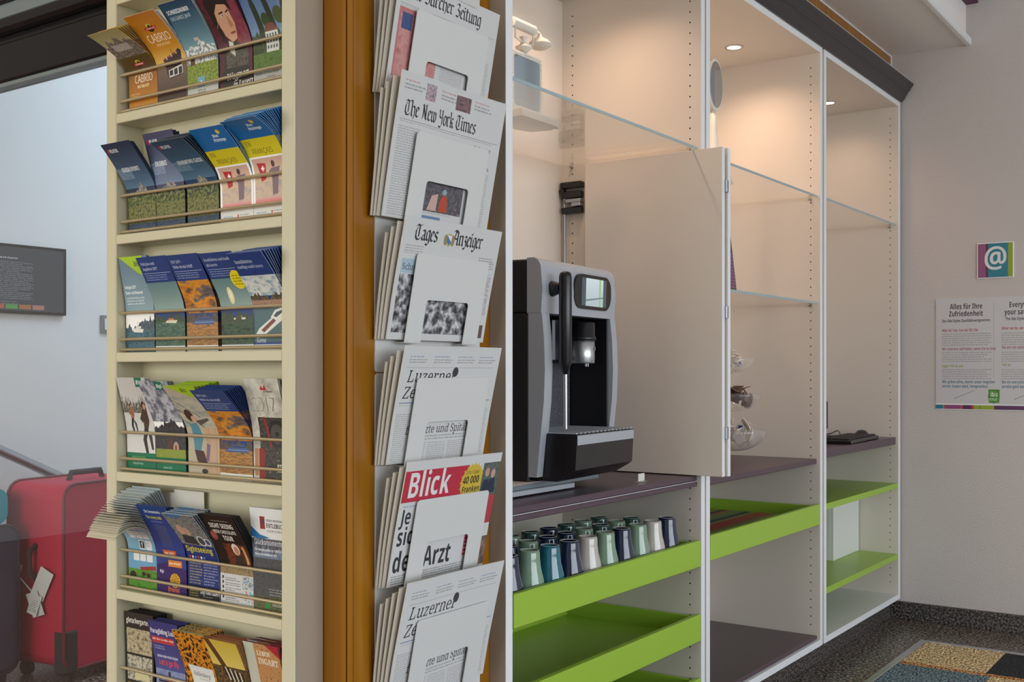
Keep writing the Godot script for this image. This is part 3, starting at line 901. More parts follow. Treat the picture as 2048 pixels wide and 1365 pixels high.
func design(key: String) -> Image:
	var im := canvas(PW, PH, Color.WHITE)
	match key:
		"cabrio_peak":
			grad(im, 0, 0, PW, 120, c8(170, 160, 96), c8(190, 176, 132))
			ridge(im, 0, PW, 110, 26, 235, [c8(74, 66, 62), c8(120, 108, 98), c8(176, 166, 150)], 0.012, 3, 120, 50, 100)
			patch(im, 50, 110, 130, 45, [c8(74, 66, 66), c8(170, 160, 156), c8(216, 210, 204), c8(96, 60, 52)], 0.12, 5)
			grad(im, 0, 200, PW, 110, c8(92, 74, 30), c8(74, 50, 14))
			logo(im, 120, 250, 40)
			grad(im, 0, 290, PW, 210, c8(150, 92, 26), c8(206, 140, 34))
			text(im, "CABRIO", 50, 345, 40, c8(250, 240, 222), "sans", 0.78)
			text(im, "WELTNEUHEIT", 72, 372, 15, c8(244, 226, 190), "sans bold", 0.7)
			small_print(im, 20, 396, 70, 40, 12, c8(240, 215, 170), 4)
		"cabrio":
			grad(im, 0, 0, PW, 190, c8(186, 112, 28), c8(206, 142, 40))
			grad(im, 0, 190, PW, 110, c8(206, 142, 40), c8(222, 190, 110))
			grad(im, 0, 300, PW, 200, c8(120, 96, 84), c8(62, 48, 42))
			for j in 6:
				for k in 26: rc(im, 6 + 9 * k, 8 + 9 * j, 3, 2, c8(226, 172, 88))
			logo(im, 120, 88, 44)
			text(im, "CABRIO", 42, 168, 44, c8(250, 240, 226), "sans", 0.82)
			text(im, "WORLD'S FIRST", 78, 192, 14, c8(250, 236, 206), "sans", 0.8)
			poly(im, [Vector2(64, 262), Vector2(150, 248), Vector2(206, 222), Vector2(220, 232), Vector2(196, 300), Vector2(206, 352), Vector2(96, 362), Vector2(76, 330)], c8(58, 44, 44))
			poly(im, [Vector2(90, 318), Vector2(200, 300), Vector2(204, 346), Vector2(96, 356)], c8(216, 214, 210))
			for k in 3: poly(im, [Vector2(98 + 36 * k, 322 - 4 * k), Vector2(124 + 36 * k, 318 - 4 * k), Vector2(126 + 36 * k, 344), Vector2(100 + 36 * k, 348)], c8(40, 38, 42))
			for k in 9: ell(im, 80 + 14 * k, 262 - 3 * k, 5, 8, [c8(150, 60, 50), c8(206, 180, 150), c8(60, 70, 110)][k % 3])
			rc(im, 150, 215, 3, 50, c8(40, 34, 32))
			for k in 5: ell(im, 60 + 34 * k, 478, 6, 7, c8(206, 70 + 30 * (k % 2), 66))
		"schnee":
			grad(im, 0, 0, PW, 250, c8(26, 62, 92), c8(122, 164, 176))
			text(im, "SCHNEEZAUBER", 26, 62, 21, Color.WHITE, "sans bold", 0.74)
			text(im, "DAS GANZE JAHR", 28, 94, 19, c8(214, 226, 234), "sans", 0.74)
			ridge(im, 0, PW, 256, 14, 330, [c8(74, 86, 92), c8(150, 160, 166), c8(232, 234, 234), c8(240, 240, 240)], 0.015, 6, 130, 44, 100)
			rc(im, 108, 196, 34, 16, c8(190, 186, 176))
			patch(im, 0, 318, PW, 105, [c8(66, 92, 30), c8(126, 146, 48), c8(160, 168, 70)], 0.06, 3)
			poly(im, [Vector2(36, 290), Vector2(60, 280), Vector2(70, 322), Vector2(30, 326)], c8(92, 62, 44))
			rc(im, 0, 422, PW, 78, c8(196, 198, 194))
			rc(im, 84, 386, 56, 52, c8(116, 166, 190))
			poly(im, [Vector2(88, 430), Vector2(112, 404), Vector2(136, 430)], Color.WHITE)
			text(im, "TITLIS", 84, 466, 16, c8(70, 70, 72), "serif", 0.9)
			small_print(im, 80, 472, 66, 10, 9, c8(110, 110, 110), 2)
		"wagner":
			patch(im, 0, 0, PW, PH, [c8(30, 14, 20), c8(96, 30, 48), c8(60, 24, 34)], 0.014, 4)
			patch(im, 140, 40, 100, 240, [c8(110, 44, 64), c8(150, 70, 84)], 0.02, 7)
			poly(im, [Vector2(20, 500), Vector2(40, 300), Vector2(110, 250), Vector2(200, 290), Vector2(236, 500)], c8(40, 36, 32))
			patch(im, 50, 300, 160, 80, [c8(40, 38, 34), c8(96, 90, 78), c8(56, 50, 44)], 0.03, 5)
			poly(im, [Vector2(56, 120), Vector2(70, 66), Vector2(126, 48), Vector2(168, 90), Vector2(172, 180), Vector2(150, 248), Vector2(112, 262), Vector2(76, 226)], c8(206, 158, 128))
			ell(im, 56, 176, 13, 26, c8(190, 138, 108))
			poly(im, [Vector2(34, 190), Vector2(30, 60), Vector2(70, 14), Vector2(140, 10), Vector2(190, 50), Vector2(190, 120), Vector2(164, 84), Vector2(110, 74), Vector2(72, 110), Vector2(62, 160)], c8(30, 26, 26))
			poly(im, [Vector2(40, 190), Vector2(64, 160), Vector2(72, 250), Vector2(58, 262)], c8(34, 30, 28))
			poly(im, [Vector2(96, 116), Vector2(128, 112), Vector2(128, 119), Vector2(98, 124)], c8(52, 36, 30))
			poly(im, [Vector2(144, 116), Vector2(168, 108), Vector2(168, 115), Vector2(146, 123)], c8(52, 36, 30))
			ell(im, 114, 132, 11, 6, c8(234, 226, 216))
			ell(im, 116, 132, 5, 5, c8(60, 66, 60))
			ell(im, 156, 130, 9, 5, c8(234, 226, 216))
			ell(im, 157, 130, 4, 4, c8(60, 66, 60))
			poly(im, [Vector2(140, 130), Vector2(160, 186), Vector2(138, 194), Vector2(130, 184)], c8(176, 124, 98))
			poly(im, [Vector2(116, 216), Vector2(156, 210), Vector2(150, 222), Vector2(122, 224)], c8(140, 70, 62))
			poly(im, [Vector2(84, 250), Vector2(112, 262), Vector2(120, 330), Vector2(78, 300)], c8(206, 202, 192))
			text(im, "Wagner", 46, 440, 34, c8(236, 232, 226), "serif bold", 0.85, -0.06, 0.25)
			text(im, "in Luzern", 96, 478, 28, c8(236, 232, 226), "serif bold", 0.8, -0.06, 0.25)
		"villa":
			grad(im, 0, 0, PW, 300, c8(66, 100, 158), c8(128, 154, 186))
			ridge(im, 0, PW, 262, 22, 420, [c8(26, 40, 20), c8(52, 70, 34), c8(86, 98, 50)], 0.03, 4)
			for t in [[66, 40], [150, 30]]: poly(im, [Vector2(t[0], t[1]), Vector2(t[0] + 22, t[1] + 90), Vector2(t[0] + 34, 290), Vector2(t[0] - 4, 290), Vector2(t[0] - 12, t[1] + 80)], c8(36, 50, 30))
			ell(im, 122, 200, 26, 34, c8(50, 70, 34))
			ell(im, 214, 190, 34, 40, c8(72, 86, 52))
			rc(im, 94, 250, 86, 96, c8(214, 216, 216))
			poly(im, [Vector2(88, 252), Vector2(116, 216), Vector2(160, 216), Vector2(186, 252)], c8(120, 70, 58))
			for j in 3:
				for k in 4: rc(im, 102 + 19 * k, 262 + 27 * j, 10, 15, c8(74, 84, 96))
			patch(im, 0, 346, PW, 80, [c8(52, 84, 26), c8(92, 122, 40), c8(70, 104, 32)], 0.03, 8)
			rc(im, 0, 424, PW, 76, c8(176, 176, 172))
			text(im, "Besuchen Sie Richard Wagner", 14, 446, 11, c8(70, 70, 72), "sans", 0.8)
			text(im, "im Museum", 90, 464, 10, c8(80, 80, 82), "sans", 0.8)
		"guida": im = pilatus("GUIDA EVENTI", c8(34, 50, 76), c8(88, 120, 150), 3)
		"erlebnis": im = pilatus("ERLEBNIS", c8(62, 60, 92), c8(112, 132, 164), 8)
		"adventure": im = pilatus("ADVENTURE GUIDE", c8(26, 62, 96), c8(80, 118, 146), 12)
		"francais":
			rc(im, 0, 0, PW, 130, c8(20, 104, 172))
			for k in 5: ell(im, 178, 34, 4, 14, c8(226, 200, 50), TAU * k / 5)
			text(im, "Mon", 122, 62, 17, Color.WHITE, "serif bold", 0.8, 0, 0.2)
			text(im, "Printemps", 112, 86, 17, Color.WHITE, "serif bold", 0.7, 0, 0.2)
			rc(im, 0, 130, PW, 88, c8(214, 200, 38))
			text(im, "EN", 20, 166, 24, c8(110, 104, 30), "sans", 0.9)
			text(im, "FRANÇAIS", 40, 206, 25, c8(110, 104, 30), "sans", 0.9)
			grad(im, 14, 226, PW - 28, 140, c8(206, 170, 158), c8(228, 200, 160))
			patch(im, 14, 330, PW - 28, 80, [c8(172, 160, 166), c8(216, 190, 168), c8(190, 170, 160)], 0.02, 6, 2.0)
			poly(im, [Vector2(40, 246), Vector2(100, 250), Vector2(92, 320), Vector2(60, 330), Vector2(54, 300)], c8(186, 40, 54))
			rc(im, 66, 268, 22, 8, Color.WHITE)
			rc(im, 73, 260, 8, 24, Color.WHITE)
			ell(im, 150, 256, 12, 15, c8(86, 62, 62))
			poly(im, [Vector2(112, 290), Vector2(136, 274), Vector2(166, 272), Vector2(196, 270), Vector2(178, 300), Vector2(172, 390), Vector2(136, 392), Vector2(132, 308)], c8(132, 108, 122))
			grad(im, 14, 400, PW - 28, 32, c8(226, 176, 170), c8(214, 96, 104))
			rc(im, 0, 432, PW, 68, c8(226, 226, 222))
			text(im, "www.suisse.fr", 20, 470, 8, c8(70, 130, 180), "sans")
			ell(im, 128, 466, 5, 6, c8(200, 50, 60))
			small_print(im, 140, 460, 80, 12, 11, c8(90, 90, 90), 3)
		"bls":
			grad(im, 0, 0, PW, 290, c8(98, 126, 146), c8(142, 166, 176))
			poly(im, [Vector2(0, 0), Vector2(200, 0), Vector2(182, 100), Vector2(150, 90)], c8(166, 200, 34))
			text(im, "bls", 122, 52, 26, c8(50, 64, 40), "sans bold", 0.9)
			text(im, "Fahrplan 2017", 16, 168, 17, c8(236, 242, 246), "sans bold", 0.6)
			text(im, "Thuner- und Brienzersee", 16, 196, 16, c8(236, 242, 246), "sans bold", 0.56)
			small_print(im, 20, 212, 180, 44, 15, c8(216, 226, 232), 7)
			ridge(im, 0, PW, 370, 20, 410, [c8(60, 76, 92), c8(92, 106, 116)], 0.02, 3, 190, 50, 90)
			patch(im, 0, 385, PW, 115, [c8(34, 62, 78), c8(78, 116, 132), c8(46, 82, 100)], 0.05, 5, 4.0)
			poly(im, [Vector2(50, 384), Vector2(72, 374), Vector2(150, 380), Vector2(142, 398), Vector2(72, 396)], c8(230, 226, 218))
			rc(im, 84, 364, 44, 12, c8(236, 232, 224))
			rc(im, 112, 350, 8, 16, c8(50, 46, 44))
			rc(im, 98, 340, 2, 34, c8(60, 54, 50))
		"fahrplan": im = sgv("Fahrplan und", "Angebote 2017", false, 5)
		"sgv": im = sgv("SGV 2017 –", "Mehr als ein Schiff", true, 9)
		"rund":
			im = sgv("Rundfahrten und Ausflüge", "ab Luzern", false, 14)
			ell(im, 96, 230, 20, 44, c8(238, 226, 170))
			ell(im, 96, 226, 10, 26, c8(252, 248, 226))
			patch(im, 0, 350, PW, 120, [c8(20, 30, 30), c8(64, 92, 64), c8(34, 50, 48)], 0.04, 15, 3.0)
			ridge(im, 0, 150, 340, 30, 372, [c8(52, 62, 50), c8(84, 92, 70)], 0.02, 3)
			ell(im, 190, 150, 46, 50, c8(236, 216, 30))
			small_print(im, 160, 124, 60, 60, 15, c8(96, 90, 30), 4)
		"boat":
			rc(im, 0, 0, PW, PH, c8(30, 62, 128))
			text(im, "Rundfahrten", 20, 60, 18, c8(226, 232, 242), "serif", 0.8)
			text(im, "Ausflüge nach Luzern", 20, 88, 16, c8(226, 232, 242), "serif", 0.75)
			patch(im, 0, 130, PW, 110, [c8(110, 150, 176), c8(196, 206, 206), c8(232, 232, 226), c8(130, 160, 176)], 0.02, 5, 1.6)
			ridge(im, 0, PW, 240, 18, 290, [c8(50, 56, 40), c8(92, 86, 66), c8(150, 110, 88)], 0.03, 4)
			patch(im, 0, 262, PW, 38, [c8(90, 70, 60), c8(196, 176, 156), c8(150, 92, 74), c8(86, 84, 70)], 0.14, 6)
			grad(im, 0, 300, PW, 160, c8(84, 116, 124), c8(70, 100, 108))
			poly(im, [Vector2(16, 424), Vector2(40, 396), Vector2(200, 306), Vector2(236, 316), Vector2(226, 346), Vector2(60, 438), Vector2(22, 444)], c8(226, 226, 222))
			poly(im, [Vector2(54, 404), Vector2(140, 350), Vector2(156, 362), Vector2(74, 416)], c8(120, 70, 58))
			poly(im, [Vector2(120, 346), Vector2(150, 312), Vector2(214, 296), Vector2(226, 316), Vector2(160, 356)], c8(236, 236, 232))
			poly(im, [Vector2(140, 340), Vector2(160, 322), Vector2(206, 310), Vector2(210, 320), Vector2(160, 346)], c8(70, 84, 96))
			text(im, "SAPHIR", 20, 462, 16, c8(236, 240, 240), "serif", 0.8, 0, 0.15)
			rc(im, 0, 472, PW, 28, c8(222, 222, 218))
			text(im, "LUZERN", 24, 491, 9, c8(50, 62, 110), "sans bold")
		"rigi_run":
			grad(im, 0, 0, PW, PH, c8(196, 192, 190), c8(222, 222, 222))
			ridge(im, 0, 200, 128, 44, 190, [c8(52, 54, 46), c8(110, 104, 94), c8(200, 196, 190)], 0.14, 4)
			rc(im, 150, 0, 60, 50, c8(18, 112, 84))
			text(im, "Rigi", 156, 36, 22, Color.WHITE, "serif bold", 0.8, 0, 0.25)
			for p in [[70, 150, 0.8, c8(150, 104, 76)], [176, 150, 1.35, c8(72, 56, 44)]]:
				var x: float = p[0]
				var y: float = p[1]
				var s: float = p[2]
				ell(im, x, y, 13 * s, 16 * s, c8(64, 44, 36))
				ell(im, x + 4 * s, y + 4 * s, 8 * s, 11 * s, c8(196, 148, 122))
				poly(im, [Vector2(x - 14 * s, y + 16 * s), Vector2(x + 16 * s, y + 18 * s), Vector2(x + 22 * s, y + 60 * s), Vector2(x + 10 * s, y + 92 * s), Vector2(x - 16 * s, y + 84 * s)], p[3])
				poly(im, [Vector2(x - 14 * s, y + 22 * s), Vector2(x - 34 * s, y + 52 * s), Vector2(x - 20 * s, y + 70 * s), Vector2(x - 8 * s, y + 50 * s)], p[3])
				poly(im, [Vector2(x - 14 * s, y + 84 * s), Vector2(x + 10 * s, y + 90 * s), Vector2(x - 4 * s, y + 132 * s), Vector2(x + 10 * s, y + 190 * s), Vector2(x - 6 * s, y + 190 * s), Vector2(x - 26 * s, y + 134 * s)], c8(44, 42, 44))
				poly(im, [Vector2(x, y + 90 * s), Vector2(x + 30 * s, y + 120 * s), Vector2(x + 40 * s, y + 170 * s), Vector2(x + 28 * s, y + 172 * s), Vector2(x + 14 * s, y + 130 * s)], c8(54, 52, 54))
			rc(im, 0, 400, PW, 100, c8(18, 112, 80))
			text(im, "WINTERZAUBER", 46, 432, 13, c8(120, 190, 80), "sans bold", 0.8)
			text(im, "Königin der Berge", 48, 460, 10, c8(220, 236, 228), "sans", 0.8)
		"rigi_cloud":
			patch(im, 0, 0, PW, 230, [c8(74, 76, 92), c8(110, 112, 128), c8(196, 198, 206), c8(90, 94, 112)], 0.012, 6)
			ridge(im, 0, PW, 262, 18, 420, [c8(44, 46, 50), c8(74, 76, 80)], 0.02, 4, 150, 50, 90)
			rc(im, 130, 4, 60, 46, c8(18, 112, 84))
			text(im, "Rigi", 136, 38, 20, Color.WHITE, "serif bold", 0.8, 0, 0.25)
			ell(im, 120, 346, 26, 36, c8(84, 58, 46))
			ell(im, 164, 362, 22, 30, c8(180, 150, 130))
			rc(im, 156, 352, 14, 40, c8(146, 50, 46))
			patch(im, 0, 372, PW, 48, [c8(90, 108, 40), c8(150, 162, 60), c8(120, 128, 70)], 0.1, 4, 0.6)
			rc(im, 0, 416, PW, 84, c8(18, 112, 80))
			text(im, "SOMMERFRISCHE", 46, 446, 13, c8(120, 190, 80), "sans bold", 0.8)
			text(im, "Sommer 2017", 60, 472, 10, c8(220, 236, 228), "sans", 0.8)
		"child":
			rc(im, 0, 0, PW, PH, c8(186, 176, 154))
			patch(im, 0, 60, PW, 190, [c8(142, 150, 148), c8(178, 176, 160), c8(200, 192, 170)], 0.02, 5, 2.5)
			poly(im, [Vector2(10, 0), Vector2(240, 0), Vector2(240, 70), Vector2(170, 66)], c8(166, 200, 34))
			text(im, "bls", 120, 36, 24, c8(50, 64, 40), "sans bold", 0.9)
			for k in 3: poly(im, [Vector2(0, 90 + 60 * k), Vector2(3, 88 + 60 * k), Vector2(150, 190 + 60 * k), Vector2(148, 194 + 60 * k)], c8(90, 70, 54))
			for k in 7: rc(im, 128 + 17 * k, 250, 15, 230, c8(196 - 8 * (k % 2), 168 - 8 * (k % 3), 130))
			ell(im, 66, 182, 30, 36, c8(74, 50, 40))
			ell(im, 86, 206, 16, 22, c8(210, 160, 132))
			poly(im, [Vector2(100, 214), Vector2(196, 196), Vector2(204, 208), Vector2(120, 240)], c8(92, 84, 80))
			poly(im, [Vector2(36, 236), Vector2(96, 226), Vector2(120, 300), Vector2(100, 372), Vector2(50, 366)], c8(86, 138, 156))
			poly(im, [Vector2(50, 366), Vector2(120, 370), Vector2(150, 430), Vector2(110, 440), Vector2(70, 420)], c8(74, 52, 46))
			poly(im, [Vector2(146, 330), Vector2(172, 340), Vector2(160, 420), Vector2(138, 420)], c8(120, 96, 140))
			ell(im, 128, 470, 24, 12, c8(56, 50, 50))
		"loco":
			patch(im, 0, 0, PW, PH, [c8(150, 146, 136), c8(196, 192, 180), c8(220, 216, 204)], 0.012, 6)
			poly(im, [Vector2(104, 56), Vector2(116, 34), Vector2(126, 52), Vector2(138, 30), Vector2(150, 58)], c8(190, 40, 44))
			text(im, "MATTERHORN", 126, 68, 8, c8(70, 40, 40), "sans bold", 0.8)
			text(im, "2017", 30, 160, 66, c8(120, 114, 104), "sans", 0.8)
			text(im, "2017", 33, 157, 60, c8(206, 202, 190), "sans", 0.8)
			patch(im, 50, 190, 190, 300, [c8(26, 24, 22), c8(80, 76, 70), c8(40, 38, 36), c8(166, 160, 150)], 0.03, 4)
			ell(im, 170, 270, 62, 66, c8(38, 36, 36))
			ell(im, 170, 270, 44, 48, c8(78, 74, 70))
			ell(im, 170, 270, 12, 12, c8(30, 28, 28))
			poly(im, [Vector2(84, 190), Vector2(98, 186), Vector2(132, 330), Vector2(118, 334)], c8(150, 46, 40))
			rc(im, 40, 340, 40, 150, c8(140, 40, 38))
			rc(im, 10, 340, 26, 130, c8(176, 128, 84))
			rc(im, 166, 412, 74, 36, c8(206, 200, 186))
			text(im, "1892", 172, 441, 25, c8(40, 36, 34), "sans bold", 0.75)
		"info":
			grad(im, 0, 0, PW, PH, c8(190, 208, 220), c8(86, 150, 190))
			ell(im, 110, 176, 70, 14, c8(206, 90, 80))
			ell(im, 110, 176, 60, 9, c8(220, 226, 230))
			for j in 3:
				for k in 3:
					if j == 1 and k == 0: continue
					rc(im, 46 + 56 * k, 200 + 56 * j, 48, 48, c8(232, 232, 232))
			for k in 3: small_print(im, 52 + 56 * k, 212, 36, 30, 12, c8(190, 50, 60), k + 2)
			rc(im, 108, 262, 36, 36, c8(40, 44, 50))
			text(im, "f", 118, 294, 26, Color.WHITE, "sans bold")
			small_print(im, 162, 268, 32, 24, 8, c8(50, 50, 50), 8)
			patch(im, 0, 400, PW, 100, [c8(46, 98, 34), c8(96, 150, 50), c8(70, 126, 44)], 0.04, 4)
			poly(im, [Vector2(96, 390), Vector2(230, 376), Vector2(236, 396), Vector2(110, 404)], c8(150, 56, 50))
			for p in [[40, 430, 26, 18], [130, 420, 18, 10], [170, 424, 18, 10]]: ell(im, p[0], p[1], p[2], p[3], c8(60, 40, 34))
		"sonnen":
			grad(im, 0, 0, PW, PH, c8(30, 62, 128), c8(60, 64, 140))
			text(im, "Die Sonnenseite", 42, 46, 17, c8(226, 232, 244), "sans bold", 0.7)
			text(im, "The sunny side", 36, 82, 18, c8(214, 200, 50), "sans bold", 0.7)
			small_print(im, 60, 96, 110, 12, 11, c8(180, 190, 220), 3)
			patch(im, 70, 120, 90, 130, [c8(36, 64, 130), c8(70, 78, 120), c8(40, 70, 140)], 0.03, 4)
			rc(im, 60, 268, 104, 34, c8(206, 96, 44))
			text(im, "HIN 2017", 70, 294, 16, c8(250, 236, 210), "sans bold", 0.8)
			poly(im, [Vector2(0, 350), Vector2(90, 330), Vector2(240, 360), Vector2(240, 500), Vector2(0, 500)], c8(54, 30, 96))
			rc(im, 96, 318, 110, 34, c8(220, 130, 50))
			text(im, "Winter 2016/2017", 102, 340, 11, c8(250, 240, 214), "sans bold", 0.75)
			text(im, "Rigi", 26, 388, 15, c8(230, 226, 240), "sans bold", 0.9)
			ell(im, 150, 420, 40, 36, c8(226, 176, 40))
			for k in 12: poly(im, [Vector2(150, 420), Vector2(150, 420) + Vector2(34, -3).rotated(TAU * k / 12), Vector2(150, 420) + Vector2(34, 3).rotated(TAU * k / 12)], c8(90, 52, 30))
			text(im, "Brunni", 90, 480, 26, c8(220, 110, 40), "sans bold", 0.8)
		"citytrain":
			rc(im, 0, 0, PW, PH, c8(34, 50, 112))
			patch(im, 0, 0, PW, 210, [c8(40, 44, 46), c8(96, 98, 96), c8(150, 150, 146), c8(60, 60, 62)], 0.05, 4)
			rc(im, 20, 0, 120, 24, c8(60, 110, 150))
			ell(im, 60, 110, 26, 32, c8(196, 156, 132))
			ell(im, 102, 120, 24, 30, c8(188, 150, 126))
			poly(im, [Vector2(30, 200), Vector2(46, 144), Vector2(130, 150), Vector2(140, 206)], c8(50, 50, 56))
			ell(im, 172, 176, 30, 34, c8(206, 210, 212))
			ell(im, 172, 176, 22, 26, c8(70, 74, 78))
			ell(im, 216, 180, 22, 26, c8(206, 210, 212))
			ell(im, 216, 180, 15, 18, c8(60, 84, 120))
			text(im, "Sightseeing", 10, 252, 32, c8(222, 206, 40), "sans bold", 0.82, 0.0, 0.12)
			for k in 6: ell(im, 24 + 22 * k, 282, 7, 8, [c8(210, 60, 60), c8(230, 230, 226), c8(90, 130, 200)][k % 3])
			small_print(im, 14, 296, 96, 124, 14, c8(206, 200, 120), 3)
			small_print(im, 124, 296, 104, 124, 14, c8(190, 198, 224), 5)
			rc(im, 0, 424, PW, 76, c8(34, 34, 40))
			small_print(im, 12, 434, 70, 50, 13, c8(206, 190, 80), 6)
			text(im, "CityTrain Luzern", 92, 462, 22, c8(230, 230, 232), "sans bold", 0.62)
			small_print(im, 110, 472, 90, 12, 11, c8(160, 160, 164), 7)
		"chocolate":
			rc(im, 0, 0, PW, PH, c8(28, 20, 20))
			small_print(im, 70, 34, 120, 14, 13, c8(200, 190, 180), 2)
			ctext(im, "SIGHT SEEING", 124, 82, 28, c8(236, 232, 226), "sans bold", 0.66)
			ctext(im, "WITH CHOCOLATE", 126, 116, 21, c8(236, 232, 226), "sans bold", 0.66)
			ctext(im, "TOUR", 132, 158, 30, c8(236, 232, 226), "sans bold", 0.66)
			ell(im, 36, 132, 24, 28, c8(150, 62, 66))
			small_print(im, 22, 120, 30, 26, 9, c8(230, 200, 190), 4)
			patch(im, 70, 176, 160, 120, [c8(36, 20, 14), c8(120, 56, 30), c8(60, 30, 20)], 0.02, 5)
			ell(im, 150, 206, 26, 34, c8(224, 214, 200))
			ell(im, 152, 214, 17, 24, c8(196, 138, 106))
			poly(im, [Vector2(116, 300), Vector2(130, 244), Vector2(180, 240), Vector2(206, 300)], c8(54, 42, 36))
			poly(im, [Vector2(196, 190), Vector2(210, 184), Vector2(222, 280), Vector2(206, 284)], c8(206, 160, 110))
			patch(im, 0, 296, PW, 60, [c8(70, 50, 30), c8(170, 150, 110), c8(110, 86, 56)], 0.06, 7)
			rc(im, 0, 340, PW, 160, c8(206, 206, 206))
			for k in 5:
				text(im, "✓", 14, 368 + 24 * k, 11, c8(50, 50, 54), "sans bold")
				small_print(im, 36, 358 + 24 * k, 112, 20, 10, c8(64, 64, 68), k + 3, 0.4)
			patch(im, 160, 346, 76, 60, [c8(60, 110, 170), c8(206, 210, 210), c8(90, 84, 70)], 0.04, 4)
			patch(im, 160, 412, 76, 60, [c8(64, 150, 190), c8(226, 226, 220), c8(180, 90, 80)], 0.03, 6)
			rc(im, 0, 474, PW, 26, c8(176, 176, 176))
			text(im, "www.luzerntours.ch", 30, 492, 9, c8(50, 50, 54), "sans bold", 0.8)
		"entlebuch":
			rc(im, 0, 0, PW, PH, c8(224, 224, 224))
			rc(im, 66, 40, 34, 60, c8(150, 52, 44))
			ell(im, 84, 66, 9, 12, c8(90, 64, 110))
			text(im, "UNESCO BIOSPHÄRE", 108, 62, 10, c8(60, 60, 64), "serif bold", 0.8)
			text(im, "ENTLEBUCH", 108, 92, 21, c8(40, 42, 46), "sans bold", 0.76)
			text(im, "LUZERN SCHWEIZ", 112, 112, 10, c8(70, 70, 74), "sans", 0.95)
			poly(im, [Vector2(0, 90), Vector2(60, 128), Vector2(130, 140), Vector2(60, 150), Vector2(0, 140)], c8(40, 110, 170))
			patch(im, 0, 146, PW, 354, [c8(60, 62, 68), c8(96, 98, 104), c8(78, 80, 84)], 0.02, 5)
			ridge(im, 0, PW, 200, 30, 260, [c8(96, 110, 132), c8(128, 140, 160)], 0.03, 6)
			patch(im, 0, 240, PW, 200, [c8(48, 50, 54), c8(84, 86, 88), c8(60, 62, 64)], 0.03, 9, 0.4)
			text(im, "Glücksmomente", 16, 176, 25, c8(226, 232, 240), "sans", 0.78)
			text(im, "Die Energiequellen der UNESCO", 16, 206, 12, c8(230, 232, 236), "sans bold", 0.74)
			text(im, "Biosphäre Entlebuch 2017", 18, 228, 12, c8(230, 232, 236), "sans bold", 0.74)
			small_print(im, 110, 380, 110, 54, 13, c8(190, 190, 186), 3)
			patch(im, 0, 420, PW, 80, [c8(50, 56, 30), c8(110, 110, 80), c8(74, 86, 46)], 0.06, 7)
			rc(im, 84, 440, 30, 36, c8(50, 140, 66))
			text(im, "LUZERN", 130, 462, 20, c8(226, 228, 222), "serif", 0.8)
		"gletscher":
			rc(im, 0, 0, PW, PH, c8(36, 32, 26))
			text(im, "gletschergarten", 14, 56, 26, c8(232, 228, 220), "sans bold", 0.72)
			patch(im, 14, 84, 212, 130, [c8(60, 52, 44), c8(150, 134, 104), c8(196, 184, 152), c8(92, 74, 56)], 0.03, 4)
			patch(im, 14, 226, 212, 130, [c8(40, 56, 34), c8(150, 146, 132), c8(206, 198, 176), c8(84, 66, 50)], 0.03, 9)
			poly(im, [Vector2(70, 350), Vector2(90, 300), Vector2(190, 296), Vector2(206, 350)], c8(206, 196, 150))
			patch(im, 14, 370, 212, 120, [c8(60, 70, 36), c8(150, 120, 60), c8(96, 84, 52)], 0.06, 11)
		"paragliding":
			grad(im, 0, 0, PW, PH, c8(58, 56, 118), c8(96, 104, 156))
			text(im, "Paragliding Luzern", 10, 66, 26, c8(240, 240, 244), "sans bold", 0.7)
			rc(im, 10, 84, 180, 34, c8(190, 60, 60))
			small_print(im, 14, 90, 170, 26, 22, c8(240, 220, 214), 4, 0.0)
			small_print(im, 20, 132, 80, 24, 12, c8(200, 200, 226), 5)
			text(im, "BOOK NOW YOUR FLIGHT", 30, 196, 13, c8(226, 230, 244), "sans bold", 0.75)
			text(im, "Let's go fly", 34, 236, 30, c8(226, 70, 66), "sans bold", 0.74)
			patch(im, 0, 260, PW, 170, [c8(96, 110, 160), c8(140, 150, 186), c8(110, 124, 170)], 0.015, 4)
			ell(im, 110, 280, 11, 13, c8(60, 56, 70))
			poly(im, [Vector2(92, 296), Vector2(130, 296), Vector2(150, 380), Vector2(110, 400), Vector2(96, 350)], c8(150, 80, 54))
			rc(im, 20, 318, 80, 10, c8(46, 44, 52))
			ridge(im, 0, PW, 400, 20, 450, [c8(84, 80, 78), c8(150, 140, 128)], 0.03, 5)
			rc(im, 0, 448, PW, 52, c8(70, 120, 56))
			text(im, "Flugtag", 40, 480, 20, c8(220, 60, 120), "sans bold", 0.8)
		"tiger":
			patch(im, 0, 0, PW, PH, [c8(22, 20, 18), c8(28, 24, 20), c8(216, 134, 30), c8(222, 140, 34), c8(30, 26, 20), c8(24, 22, 18)], 0.022, 14)
			poly(im, [Vector2(40, 190), Vector2(226, 196), Vector2(226, 300), Vector2(56, 290)], c8(220, 222, 220))
			text(im, "Ballenberg", 66, 246, 22, c8(60, 66, 60), "serif", 0.8, 0.04, 0.2)
			small_print(im, 110, 258, 90, 14, 12, c8(110, 110, 110), 3)
		"savanna":
			grad(im, 0, 0, PW, 180, c8(206, 176, 66), c8(226, 206, 110))
			poly(im, [Vector2(0, 0), Vector2(40, 0), Vector2(120, 180), Vector2(84, 190)], c8(90, 60, 30))
			patch(im, 0, 150, PW, 350, [c8(60, 44, 30), c8(130, 104, 60), c8(46, 36, 28), c8(170, 140, 80)], 0.04, 5)
			for k in 9: poly(im, [Vector2(70 + 16 * k, 150 + 3 * k), Vector2(80 + 16 * k, 150 + 3 * k), Vector2(96 + 15 * k, 210 + 14 * k), Vector2(84 + 15 * k, 214 + 14 * k)], c8(206, 200, 180) if k % 2 else c8(30, 28, 26))
			ell(im, 150, 330, 80, 100, c8(54, 44, 42))
